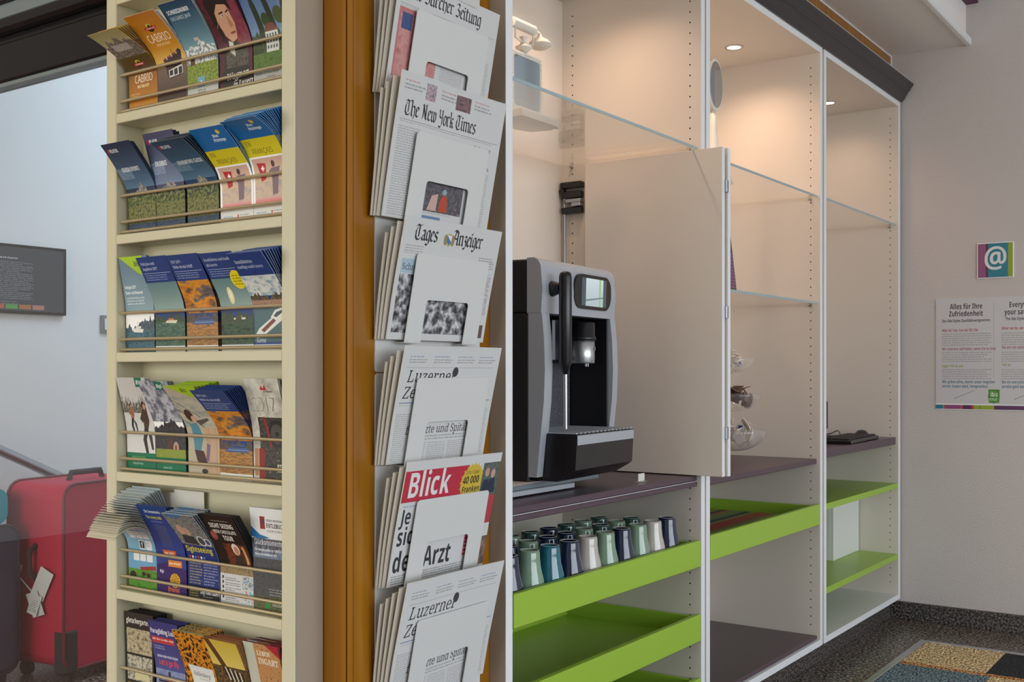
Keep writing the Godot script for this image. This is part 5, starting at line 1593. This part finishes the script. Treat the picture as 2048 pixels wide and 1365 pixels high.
	for x in [-0.41, -0.02]: bb(t1, "plate_foot", Vector3(x - 0.01, 0, -0.32), Vector3(x + 0.01, 0.0038, -0.01), M.rubber, 0.0005)
	var t2 := thing("steel_riser", "dark grey metal riser between machine and steel plate", "riser", Vector3(2.63, 0.8362, -1.553))
	bb(t2, "riser_body", Vector3(-0.57, 0, -0.32), Vector3(0, 0.0185, 0), M.frame_grey, 0.001)
	var t3 := thing("paper_sheet", "thin pinkish paper sheet sticking out under the coffee machine", "paper", Vector3(2.27, 0.8553, -1.5), deg_to_rad(4.8))
	part(t3, "sheet", cbox(Vector3(0.56, 0.0007, 0.2), 0.0001), mat("pink_paper", c8(222, 202, 200), 0.7), Vector3(0.15, 0, -0.125))

# ---------------------------------------------------------------- things on the cabinet shelves
func cup(at: Vector3, m: Material, what: String, first: Mesh, row: String):
	var o := thing("mug", "upside-down glazed %s mug, %s of the upper green tray" % [what, row], "mug", at, 0.0, "%s mugs, %s" % [what, row])
	part(o, "glazed_body", first, m)
	part(o, "foot_ring", lathe([Vector2(0.0205, 0.129), Vector2(0.0225, 0.1312), Vector2(0.0245, 0.1302)], 24), M.white_paint)

func cabinet_things():
	# mugs, upside down, in rows
	var prof := [Vector2(0.034, 0.004), Vector2(0.038, 0.0), Vector2(0.0405, 0.003), Vector2(0.0412, 0.02), Vector2(0.0395, 0.04), Vector2(0.0345, 0.064), Vector2(0.0288, 0.088), Vector2(0.0266, 0.108), Vector2(0.0258, 0.125), Vector2(0.0245, 0.13), Vector2(0.0205, 0.1296), Vector2(0.019, 0.127), Vector2(0.0, 0.126)]
	var body := lathe(prof, 28)
	var cols := {"sage green": c8(124, 152, 128), "teal": c8(24, 104, 122), "navy blue": c8(22, 36, 66), "pale grey": c8(190, 184, 176), "dark green": c8(52, 84, 78)}
	for k in cols:
		var m := mat("glaze_" + k, cols[k], 0.14)
		m.clearcoat_enabled = true
		m.clearcoat = 0.6
		m.clearcoat_roughness = 0.05
	var front := ["navy blue", "sage green", "teal", "navy blue", "pale grey", "sage green", "navy blue", "sage green", "pale grey", "navy blue"]
	var mid := ["navy blue", "navy blue", "sage green", "navy blue", "navy blue", "sage green", "dark green", "sage green", "dark green"]
	var rear := ["sage green", "teal", "sage green", "dark green", "navy blue", "dark green", "sage green", "dark green"]
	var y := 0.5695
	for i in front.size(): cup(Vector3(2.108 + 0.0905 * i, y, -1.492), M["glaze_" + front[i]], front[i], body, "row along the front edge")
	for i in mid.size(): cup(Vector3(2.135 + 0.0905 * i, y, -1.575), M["glaze_" + mid[i]], mid[i], body, "middle row")
	for i in rear.size(): cup(Vector3(2.18 + 0.0905 * i, y, -1.66), M["glaze_" + rear[i]], rear[i], body, "back row")
	var pt := thing("price_tag", "tiny white tag standing on the purple-brown counter edge", "tag", Vector3(2.745, 0.8195, -1.482))
	pt.scale = Vector3.ONE * 1.5
	bb(pt, "tag_card", Vector3(-0.012, 0.002, -0.001), Vector3(0.012, 0.016, 0.001), M.white_paint, 0.0005)
	bb(pt, "tag_foot", Vector3(-0.014, 0, -0.006), Vector3(0.014, 0.002, 0.006), M.clear_plastic, 0.0005)
	# white ornamental mirror with a small brush shelf, on the glass of the first unit
	var vm := thing("ornamental_mirror", "white chipped ornamental mirror with rollers on top, on the upper glass shelf", "mirror", Vector3(2.49, 1.8065, -1.70), 0.0)
	vm.scale = Vector3.ONE * 0.65
	var base := PackedVector2Array([Vector2(-0.16, 0.09), Vector2(-0.16, -0.09), Vector2(0.1, -0.09), Vector2(0.15, -0.07), Vector2(0.135, -0.05), Vector2(0.15, -0.03), Vector2(0.13, 0.06), Vector2(0.05, 0.09), Vector2(0, 0.084)])
	part(vm, "base", extrude(base, 0.03), M.white_paint, Vector3(0, 0.016, 0), Vector3(-PI / 2, 0, 0))
	bb(vm, "plinth", Vector3(-0.13, 0.031, -0.06), Vector3(0.11, 0.045, 0.06), M.white_paint, 0.004)
	var fr := part(vm, "mirror_frame", extrude(rounded(0.23, 0.25, 0.02), 0.022), M.white_paint, Vector3(-0.01, 0.172, 0))
	part(fr, "mirror_glass", extrude(rounded(0.19, 0.21, 0.014), 0.003), M.mirror, Vector3(0, 0, 0.0115))
	for k in 22:
		for s in [-1, 1]: bb(fr, "bead", Vector3(-0.106 + 0.0098 * k, s * 0.116 - 0.004, 0.008), Vector3(-0.0995 + 0.0098 * k, s * 0.116 + 0.004, 0.0145), M.white_paint, 0.001)
	for k in 28:
		for s in [-1, 1]: bb(fr, "bead", Vector3(s * 0.105 - 0.004, -0.11 + 0.0078 * k, 0.008), Vector3(s * 0.105 + 0.004, -0.1045 + 0.0078 * k, 0.0145), M.white_paint, 0.001)
	part(vm, "pedestal", lathe([Vector2(0, 0.297), Vector2(0.012, 0.298), Vector2(0.034, 0.318), Vector2(0.036, 0.324), Vector2(0.014, 0.336), Vector2(0.012, 0.36), Vector2(0.018, 0.366), Vector2(0, 0.372)], 20), M.white_paint, Vector3(-0.02, 0, 0))
	part(vm, "wire_frame", tube_path([Vector3(-0.08, 0.40, 0), Vector3(-0.08, 0.352, 0), Vector3(-0.05, 0.345, 0), Vector3(0.04, 0.345, 0), Vector3(0.052, 0.352, 0), Vector3(0.052, 0.40, 0)], 0.004), M.white_paint)
	bar(vm, "roller", Vector3(-0.105, 0.412, 0), Vector3(0.055, 0.412, 0), 0.021, M.white_paint, 18)
	bar(vm, "roller_pin", Vector3(-0.12, 0.412, 0), Vector3(0.1, 0.412, 0), 0.006, M.white_paint, 10)
	part(vm, "dish", lathe([Vector2(0, -0.022), Vector2(0.03, -0.018), Vector2(0.052, -0.004), Vector2(0.055, 0.0), Vector2(0.05, 0.004), Vector2(0.034, 0.02), Vector2(0.012, 0.03), Vector2(0.006, 0.045), Vector2(0, 0.05)], 24), M.white_paint, Vector3(0.105, 0.365, 0))
	# oval mirror in the second unit
	var om := thing("oval_mirror", "oval table mirror in white frame half hidden behind the cabinet post", "mirror", Vector3(3.61, 1.7965, -1.66), 0.0)
	part(om, "mirror_base", lathe([Vector2(0, 0), Vector2(0.07, 0), Vector2(0.066, 0.012), Vector2(0.03, 0.09), Vector2(0.02, 0.13), Vector2(0.012, 0.2), Vector2(0.011, 0.262), Vector2(0, 0.262)], 20), M.white_paint)
	var ov := PackedVector2Array()
	var ov2 := PackedVector2Array()
	for k in 32:
		ov.append(Vector2(cos(TAU * k / 32) * 0.062, sin(TAU * k / 32) * 0.092))
		ov2.append(Vector2(cos(TAU * k / 32) * 0.053, sin(TAU * k / 32) * 0.082))
	part(om, "mirror_frame", extrude(ov, 0.02), M.white_paint, Vector3(0, 0.352, 0))
	part(om, "mirror_glass", extrude(ov2, 0.003), M.mirror, Vector3(0, 0.352, 0.0115))
	# plaid bag on the lower glass shelf of the second unit
	var pm := canvas(120, 180, c8(110, 62, 96))
	for k in 15:
		rc(pm, k * 8, 40, 1, 140, c8(206, 176, 200))
		rc(pm, 0, 40 + k * 10, 120, 1, c8(206, 176, 200))
		rc(pm, k * 8 + 3, 40, 2, 140, c8(64, 30, 60))
	patch(pm, 0, 0, 120, 70, [c8(36, 26, 26), c8(84, 62, 52), c8(50, 36, 40)], 0.03, 4)
	rc(pm, 80, 2, 40, 8, c8(50, 70, 130))
	rc(pm, 0, 172, 120, 8, c8(84, 80, 50))
	var pic := thing("plaid_picture_card", "tall card with purple plaid shirt picture on the lower glass shelf", "picture", Vector3(3.275, 1.3935, -1.462), 0.0)
	part(pic, "card", sheet(0.17, [Vector2(0, 0), Vector2(-0.012, 0.1), Vector2(-0.024, 0.2)], 0.003), null)
	var pc: MeshInstance3D = pic.get_child(0)
	pc.material_override = null
	pc.set_surface_override_material(0, printed("print_plaid", pm))
	pc.set_surface_override_material(1, M.purple)
	bb(pic, "prop", Vector3(-0.03, 0.0, -0.09), Vector3(0.03, 0.004, -0.006), M.purple, 0.001)
	# tiered stand of clear bowls with sachets
	var ts := thing("bowl_stand", "tiered light wood stand with three clear plastic bowls on the counter", "stand", Vector3(3.80, 0.8, -1.69))
	var leg := PackedVector2Array([Vector2(-0.09, 0), Vector2(-0.07, 0.014), Vector2(0.075, 0.014), Vector2(0.082, 0), Vector2(0.112, 0), Vector2(0.098, 0.045), Vector2(0.02, 0.06), Vector2(-0.03, 0.44), Vector2(-0.06, 0.44), Vector2(-0.05, 0.05), Vector2(-0.11, 0.0)])
	part(ts, "upright", extrude(leg, 0.02), M.wood_light, Vector3(0.0, 0.0005, -0.07), Vector3(0, -0.15, 0))
	var rng := RandomNumberGenerator.new()
	rng.seed = 21
	var kinds := {"white": c8(226, 214, 200), "brown": c8(92, 66, 50), "sugar": c8(222, 212, 202)}
	for k in kinds: mat("sachet_" + k, kinds[k], 0.5)
	mat("sachet_mark", c8(60, 84, 150), 0.5)
	var pillow := sheet(0.035, [Vector2(0, -0.025), Vector2(0.003, -0.012), Vector2(0.0042, 0), Vector2(0.003, 0.012), Vector2(0, 0.025)], 0.003, 4, 0.0)
	for b in 3:
		var r: float = [0.115, 0.097, 0.08][b]
		var at := Vector3([0.03, 0.015, -0.005][b], [0.034, 0.18, 0.322][b], 0.02)
		var pr := []
		for q in 9:
			var t := -PI / 2 + q * (PI / 2) / 8
			pr.append(Vector2(cos(t) * r, r * 0.72 * (1.0 + sin(t))))
		for q in 9:
			var t := -q * (PI / 2) / 8
			pr.append(Vector2(cos(t) * (r - 0.002), 0.002 + r * 0.72 * (1.0 + sin(t)) * 0.98))
		tag(part(ts, "bowl", lathe(pr, 28), M.clear_plastic, at), "clear plastic bowl")
		var kind: String = ["sugar", "brown", "white"][b]
		for k in [26, 14, 18][b]:
			var a := rng.randf() * TAU
			var rr := r * 0.72 * sqrt(rng.randf())
			var up: float = 0.026 + r * 0.62 * float(k) / [26.0, 14.0, 18.0][b] + (rr / r) * 0.02
			var wpos := ts.position + at + Vector3(cos(a) * rr, up, sin(a) * rr)
			var sn := thing("sachet", "%s in the %s clear bowl" % [["white sugar sachet with blue mark", "brown coffee creamer sachet", "cream paper sachet"][b], ["lowest", "middle", "topmost"][b]], "sachet", wpos, 0.0, "sachets in the %s bowl" % ["lowest", "middle", "topmost"][b])
			sn.rotation = Vector3(rng.randf_range(-1.1, 1.1), rng.randf() * TAU, rng.randf_range(-0.7, 0.7))
			part(sn, "packet", pillow, M["sachet_" + kind])
			if b != 1: bb(sn, "mark", Vector3(-0.008, -0.008, 0.0045), Vector3(0.008, 0.008, 0.0052), M.sachet_mark, 0.0002)
	# striped sheets lying in the tray of the second unit
	var sm := canvas(256, 256, c8(120, 140, 60))
	var bands := [[0, 34, c8(176, 60, 50)], [34, 20, c8(130, 150, 60)], [54, 16, c8(60, 30, 60)], [70, 10, c8(196, 60, 56)], [80, 36, c8(136, 150, 60)], [116, 8, c8(60, 130, 120)], [124, 16, c8(50, 30, 54)], [140, 12, c8(150, 160, 70)], [152, 44, c8(190, 62, 50)], [196, 18, c8(140, 150, 60)], [214, 10, c8(70, 130, 120)], [224, 14, c8(50, 30, 54)], [238, 18, c8(196, 70, 56)]]
	for b in bands: rc(sm, 0, b[0], 256, b[1], b[2])
	var sheets := thing("striped_placemat", "red, green and purple striped paper lying in the green tray", "placemat", Vector3(3.70, 0.5765, -1.695))
	var pmesh := PlaneMesh.new()
	pmesh.size = Vector2(0.6, 0.38)
	bb(sheets, "paper_stack", Vector3(-0.3, 0, -0.19), Vector3(0.3, 0.012, 0.19), M.white_paint, 0.0)
	part(sheets, "printed_top", pmesh, printed("print_stripes", sm), Vector3(0, 0.0123, 0))
	# keyboard, mouse and screen in the third unit
	var kb := thing("keyboard", "black computer keyboard on the counter beside the mouse", "keyboard", Vector3(4.69, 0.8315, -1.525), 0.05)
	bb(kb, "case", Vector3(-0.22, 0, -0.07), Vector3(0.22, 0.016, 0.07), M.black_plastic, 0.004)
	for j in 5:
		for k in 22: bb(kb, "key", Vector3(-0.212 + 0.0193 * k, 0.0162, -0.062 + 0.025 * j), Vector3(-0.196 + 0.0193 * k, 0.0225, -0.042 + 0.025 * j), M.black_matte, 0.0015)
	part(kb, "cable", tube_path([Vector3(0.12, 0.012, -0.07), Vector3(0.15, 0.03, -0.085), Vector3(0.17, 0.035, -0.1), Vector3(0.19, 0.02, -0.13), Vector3(0.195, 0.004, -0.2), Vector3(0.195, 0.004, -0.36)], 0.0022), M.black_plastic)
	var ms := thing("computer_mouse", "black computer mouse on the counter right of the keyboard", "mouse", Vector3(4.985, 0.8315, -1.565), 0.3)
	part(ms, "shell", lathe([Vector2(0, 0), Vector2(0.026, 0.001), Vector2(0.031, 0.008), Vector2(0.028, 0.02), Vector2(0.018, 0.031), Vector2(0, 0.035)], 20), M.black_plastic)
	ms.get_child(0).scale = Vector3(1.75, 1, 1)
	part(ms, "cable", tube_path([Vector3(-0.03, 0.008, -0.02), Vector3(-0.035, 0.006, -0.08), Vector3(-0.02, 0.005, -0.16), Vector3(-0.04, 0.005, -0.24), Vector3(-0.03, 0.005, -0.33)], 0.002), M.black_plastic)
	var mo := thing("computer_monitor", "low slim black computer screen mostly hidden behind the cabinet post", "monitor", Vector3(4.45, 0.8315, -1.625), 0.0)
	bb(mo, "screen_panel", Vector3(-0.24, 0.05, -0.012), Vector3(0.24, 0.17, 0.008), M.black_plastic, 0.004)
	bb(mo, "screen_glass", Vector3(-0.23, 0.065, 0.008), Vector3(0.23, 0.16, 0.0095), M.black_gloss, 0.0005)
	bb(mo, "stand_neck", Vector3(-0.03, 0.008, -0.05), Vector3(0.03, 0.12, -0.013), M.black_plastic, 0.003)
	bb(mo, "stand_foot", Vector3(-0.11, 0, -0.16), Vector3(0.11, 0.008, 0.02), M.black_plastic, 0.003)

# ---------------------------------------------------------------- behind the glass partition
func hall():
	var w := Node3D.new()
	w.name = "window_3"
	add_child(w)
	tag(w, "glass partition with black header between lobby and stairwell", "", "", "structure")
	bb(w, "pane", Vector3(1.606, 0.02, -4.3), Vector3(1.612, 1.9, -3.05), M.pane_glass, 0.0)
	bb(w, "pane", Vector3(1.606, 0.02, -3.046), Vector3(1.612, 1.9, -1.98), M.pane_glass, 0.0)
	bb(w, "bead_strip", Vector3(1.596, 1.878, -4.3), Vector3(1.62, 1.89, -1.98), M.frame_grey, 0.002)
	bb(w, "header_beam", Vector3(1.59, 1.89, -4.3), Vector3(1.66, 1.99, -1.98), M.frame_black, 0.004)
	bb(w, "header_groove", Vector3(1.60, 1.99, -4.3), Vector3(1.66, 2.012, -1.98), M.frame_black, 0.001)
	bb(w, "header_cap", Vector3(1.57, 2.012, -4.3), Vector3(1.66, 2.05, -1.98), M.frame_black, 0.01)
	bb(w, "upper_panel", Vector3(1.585, 2.05, -4.3), Vector3(1.66, 2.09, -1.98), M.frame_grey, 0.002)
	bb(w, "upper_trim", Vector3(1.575, 2.09, -4.3), Vector3(1.66, 2.10, -1.98), M.frame_black, 0.002)
	bb(w, "upper_wall", Vector3(1.585, 2.10, -4.3), Vector3(1.68, 3.1, -1.98), M.taupe, 0.0)
	bb(w, "floor_rail", Vector3(1.59, 0, -4.3), Vector3(1.63, 0.02, -1.98), M.frame_black, 0.002)
	# framed notice on the stairwell wall
	var p := thing("framed_notice", "black framed notice with white print on the pale stairwell wall", "picture", Vector3(2.6, 1.512, -4.298))
	bb(p, "frame", Vector3(-0.42, -0.143, 0), Vector3(0.168, 0.143, 0.018), M.frame_black, 0.002)
	var im := canvas(360, 300, c8(58, 62, 68))
	rc(im, 0, 0, 90, 300, c8(46, 46, 54))
	ctext(im, "L'Hôtel Garni", 190, 56, 8, c8(220, 224, 226), "sans bold")
	small_print(im, 110, 70, 160, 180, 9, c8(206, 210, 212), 5, 0.3)
	small_print(im, 140, 256, 100, 20, 9, c8(190, 194, 198), 7)
	var tiles := [c8(90, 140, 120), c8(70, 150, 190), c8(200, 90, 60), c8(90, 160, 70), c8(180, 110, 60), c8(190, 130, 110)]
	for k in 6: rc(im, 78 + 38 * k, 282 - 12, 34, 22, tiles[k])
	var pm := PlaneMesh.new()
	pm.size = Vector2(0.56, 0.262)
	pm.orientation = PlaneMesh.FACE_Z
	part(p, "print", pm, printed("print_notice", im, 0.25), Vector3(-0.126, 0, 0.0184))
	var sw := thing("light_switch", "small grey light switch on the stairwell wall near the stand", "switch", Vector3(2.985, 1.34, -4.299))
	bb(sw, "switch_plate", Vector3(-0.04, -0.04, 0), Vector3(0.04, 0.04, 0.01), M.frame_grey, 0.003)
	bb(sw, "rocker", Vector3(-0.025, -0.025, 0.01), Vector3(0.025, 0.025, 0.014), M.laminate_white, 0.002)
	var hr := thing("handrail", "round steel handrail sloping down along the stairwell wall", "handrail", Vector3(2.4, 0.83, -4.22))
	var d := Vector3(0.9, -0.44, 0)
	bar(hr, "rail_tube", -d * 1.2, d * 1.6, 0.021, M.steel, 16)
	for t in [-0.6, 0.5, 1.4]: bar(hr, "bracket", d * t - Vector3(0, 0.02, 0), d * t - Vector3(0, 0.05, 0.078), 0.007, M.steel, 8)
	# suitcases
	suitcase("red soft-sided suitcase with paper tags standing behind the glass", c8(186, 10, 60), Vector3(2.516, 0, -3.764), 0.15, Vector3(0.46, 0.72, 0.29), true)
	suitcase("navy soft suitcase standing beside the red one", c8(36, 48, 72), Vector3(2.02, 0, -3.88), 0.05, Vector3(0.42, 0.576, 0.27), false)
	var tb := thing("teal_bag", "small turquoise bag lying on top of the navy suitcase", "bag", Vector3(2.04, 0.577, -3.88), 0.05)
	part(tb, "bag_body", extrude(rounded(0.34, 0.13, 0.04), 0.2), mat("teal_cloth", c8(20, 160, 172), 0.7), Vector3(0, 0.066, 0))
	part(tb, "bag_handle", tube_path([Vector3(-0.07, 0.125, 0), Vector3(-0.06, 0.16, 0), Vector3(0.06, 0.16, 0), Vector3(0.07, 0.125, 0)], 0.009), M.white_paint)

func suitcase(label: String, col: Color, at: Vector3, turn: float, s: Vector3, tags: bool):
	var c := thing("suitcase", label, "suitcase", at, turn)
	var cloth := mat("cloth_%s" % col.to_html(), col, 0.6)
	part(c, "shell", extrude(rounded(s.x, s.y - 0.05, 0.055, 7), s.z), cloth, Vector3(0, 0.05 + (s.y - 0.05) / 2, 0))
	var piping := mat("piping_%s" % col.to_html(), col.darkened(0.45), 0.5)
	for sz in [-1, 1]:
		var loop := []
		for p in rounded(s.x + 0.004, s.y - 0.046, 0.056, 7): loop.append(Vector3(p.x, 0.05 + (s.y - 0.05) / 2 + p.y, sz * s.z / 2))
		loop.append(loop[0])
		part(c, "piping", tube_path(loop, 0.006), piping)
	if not tags: part(c, "front_pocket", extrude(rounded(s.x - 0.08, s.y * 0.6, 0.04, 6), 0.035), cloth, Vector3(0, s.y * 0.42, s.z / 2 + 0.014))
	part(c, "side_handle", tube_path([Vector3(-s.x / 2, s.y * 0.52, 0), Vector3(-s.x / 2 - 0.026, s.y * 0.55, 0), Vector3(-s.x / 2 - 0.028, s.y * 0.66, 0), Vector3(-s.x / 2, s.y * 0.69, 0)], 0.011), M.rubber)
	if tags: part(c, "top_handle", tube_path([Vector3(-0.08, s.y - 0.002, 0), Vector3(-0.07, s.y + 0.028, 0), Vector3(0.07, s.y + 0.028, 0), Vector3(0.08, s.y - 0.002, 0)], 0.011), M.rubber)
	for x in [-1, 1]:
		for z in [-1, 1]:
			var wh := bar(c, "wheel", Vector3(x * (s.x / 2 - 0.05) - 0.012, 0.027, z * (s.z / 2 - 0.04)), Vector3(x * (s.x / 2 - 0.05) + 0.012, 0.027, z * (s.z / 2 - 0.04)), 0.027, M.rubber, 16)
			wh.name = "wheel"
	bb(c, "corner_guard", Vector3(-s.x / 2 - 0.004, 0.03, s.z / 2 - 0.06), Vector3(-s.x / 2 + 0.07, 0.2, s.z / 2 + 0.006), M.rubber, 0.02)
	if tags:
		var t := mat("tag_paper", c8(214, 216, 210), 0.6)
		var im := canvas(60, 120, c8(216, 218, 212))
		small_print(im, 8, 10, 44, 100, 12, c8(70, 72, 74), 3)
		part(c, "luggage_tag", cbox(Vector3(0.002, 0.12, 0.06), 0.0005), t, Vector3(-s.x / 2 - 0.016, 0.36, 0.05), Vector3(0.5, 0.2, 0.12))
		part(c, "luggage_tag", cbox(Vector3(0.002, 0.09, 0.055), 0.0005), t, Vector3(-s.x / 2 - 0.02, 0.285, 0.02), Vector3(-0.3, 0.1, 0.1))
		var pm := PlaneMesh.new()
		pm.size = Vector2(0.045, 0.075)
		pm.orientation = PlaneMesh.FACE_X
		part(c, "tag_print", pm, printed("print_tag", im), Vector3(-s.x / 2 - 0.024, 0.285, 0.02), Vector3(-0.3, 0.1 + PI, 0.1))
		part(c, "tag_string", tube_path([Vector3(-s.x / 2 - 0.012, 0.42, -0.06), Vector3(-s.x / 2 - 0.03, 0.38, -0.05), Vector3(-s.x / 2 - 0.018, 0.33, 0.0)], 0.0025), t)

# ---------------------------------------------------------------- signs on the end wall
func wall_things():
	var face := Vector3(WALL, 0, 0)
	var sg := thing("at_sign_plate", "square striped wall sign with a white at symbol", "sign", Vector3(WALL - 0.0005, 1.615, -1.03), -PI / 2)
	bb(sg, "plate", Vector3(-0.075, -0.078, 0), Vector3(0.075, 0.078, 0.006), M.edge_white, 0.001)
	var im := canvas(256, 256, c8(150, 84, 124))
	rc(im, 58, 0, 18, 256, c8(96, 44, 84))
	rc(im, 76, 0, 146, 256, c8(36, 128, 148))
	rc(im, 222, 0, 34, 256, c8(150, 168, 40))
	text(im, "@", 40, 186, 160, c8(228, 228, 228), "sans bold", 0.94)
	var pm := PlaneMesh.new()
	pm.size = Vector2(0.142, 0.148)
	pm.orientation = PlaneMesh.FACE_Z
	part(sg, "print", pm, printed("print_at", im), Vector3(0, 0, 0.0063))
	var ps := thing("information_poster", "white bilingual information poster with a coloured stripe along its foot", "poster", Vector3(WALL - 0.0005, 1.21, -1.28), -PI / 2)
	# two columns of print, the poster runs on beyond the picture's edge
	var W := 900
	var H := 620
	var q := canvas(W, H, c8(206, 204, 208))
	var dark := c8(64, 44, 56)
	text(q, "Alles für Ihre", 112, 64, 30, dark, "sans bold", 0.95)
	text(q, "Zufriedenheit", 104, 106, 30, dark, "sans bold", 0.95)
	text(q, "Das ibis Styles Qualitätsversprechen", 50, 140, 16, dark, "sans bold", 0.95)
	text(q, "Everything for", 560, 62, 30, dark, "sans bold", 0.95)
	text(q, "your satisfaction", 526, 104, 30, dark, "sans bold", 0.95)
	text(q, "The ibis Styles quality pledge", 534, 136, 16, dark, "sans bold", 0.95)
	rc(q, 446, 30, 2, 440, c8(150, 146, 150))
	var heads := [[["Was wir tun, tun wir für Sie", c8(170, 66, 76), 196], ["Wir sind erst zufrieden, wenn Sie es sind", c8(160, 84, 100), 306], ["Sagen Sie es uns", c8(140, 156, 50), 406]], [["What we do, we do for you", c8(170, 66, 76), 190], ["We are not satisfied until you are", c8(160, 84, 100), 300], ["Tell us", c8(140, 156, 50), 400]]]
	for k in 2:
		for e in heads[k]: text(q, e[0], 50 + 456 * k, e[2], 16, e[1], "sans bold", 0.95)
		for e in [[206, 80], [316, 70], [416, 60]]: small_print(q, 50 + 456 * k, e[0], 380, e[1], 13, c8(120, 112, 116), 3 + k + int(e[0]), 0.15)
		text(q, ["Wir geben alles, damit unser Angebot", "We do everything to make our"][k], 50 + 456 * k, 500, 17, c8(60, 110, 140), "sans bold", 0.95)
		text(q, ["immer besser wird. Versprochen.", "service gets better and better"][k], 50 + 456 * k, 526, 17, c8(60, 110, 140), "sans bold", 0.95)
		poly(q, [Vector2(140 + 456 * k, 590), Vector2(300 + 456 * k, 540), Vector2(302 + 456 * k, 543), Vector2(142 + 456 * k, 594)], c8(150, 146, 148))
	ell(q, 448, 575, 44, 40, c8(64, 128, 40))
	poly(q, [Vector2(406, 535), Vector2(492, 535), Vector2(488, 612), Vector2(410, 612)], c8(72, 140, 44))
	text(q, "ibis", 420, 576, 26, c8(226, 236, 216), "sans bold", 0.95)
	text(q, "STYLES", 414, 600, 14, c8(226, 236, 216), "sans bold", 0.95)
	bb(ps, "board", Vector3(0, -0.25, 0), Vector3(0.49, 0.245, 0.003), M.edge_white, 0.0005)
	var p2 := PlaneMesh.new()
	p2.size = Vector2(0.49, 0.468)
	p2.orientation = PlaneMesh.FACE_Z
	part(ps, "print", p2, printed("print_poster", q, 0.4), Vector3(0.245, 0.011, 0.0033))
	var st := canvas(700, 24, c8(90, 40, 92))
	for e in [[0, 44, c8(30, 120, 146)], [44, 8, c8(150, 168, 40)], [52, 100, c8(150, 70, 120)], [152, 12, c8(190, 84, 100)], [164, 50, c8(84, 34, 80)], [214, 16, c8(196, 40, 60)], [230, 34, c8(150, 168, 40)], [264, 4, c8(60, 120, 100)], [268, 82, c8(150, 168, 40)]]: rc(st, e[0], 0, e[1], 24, e[2])
	var p3 := PlaneMesh.new()
	p3.size = Vector2(0.49, 0.018)
	p3.orientation = PlaneMesh.FACE_Z
	part(ps, "stripe_print", p3, printed("print_stripe", st, 0.4), Vector3(0.245, -0.238, 0.0033))
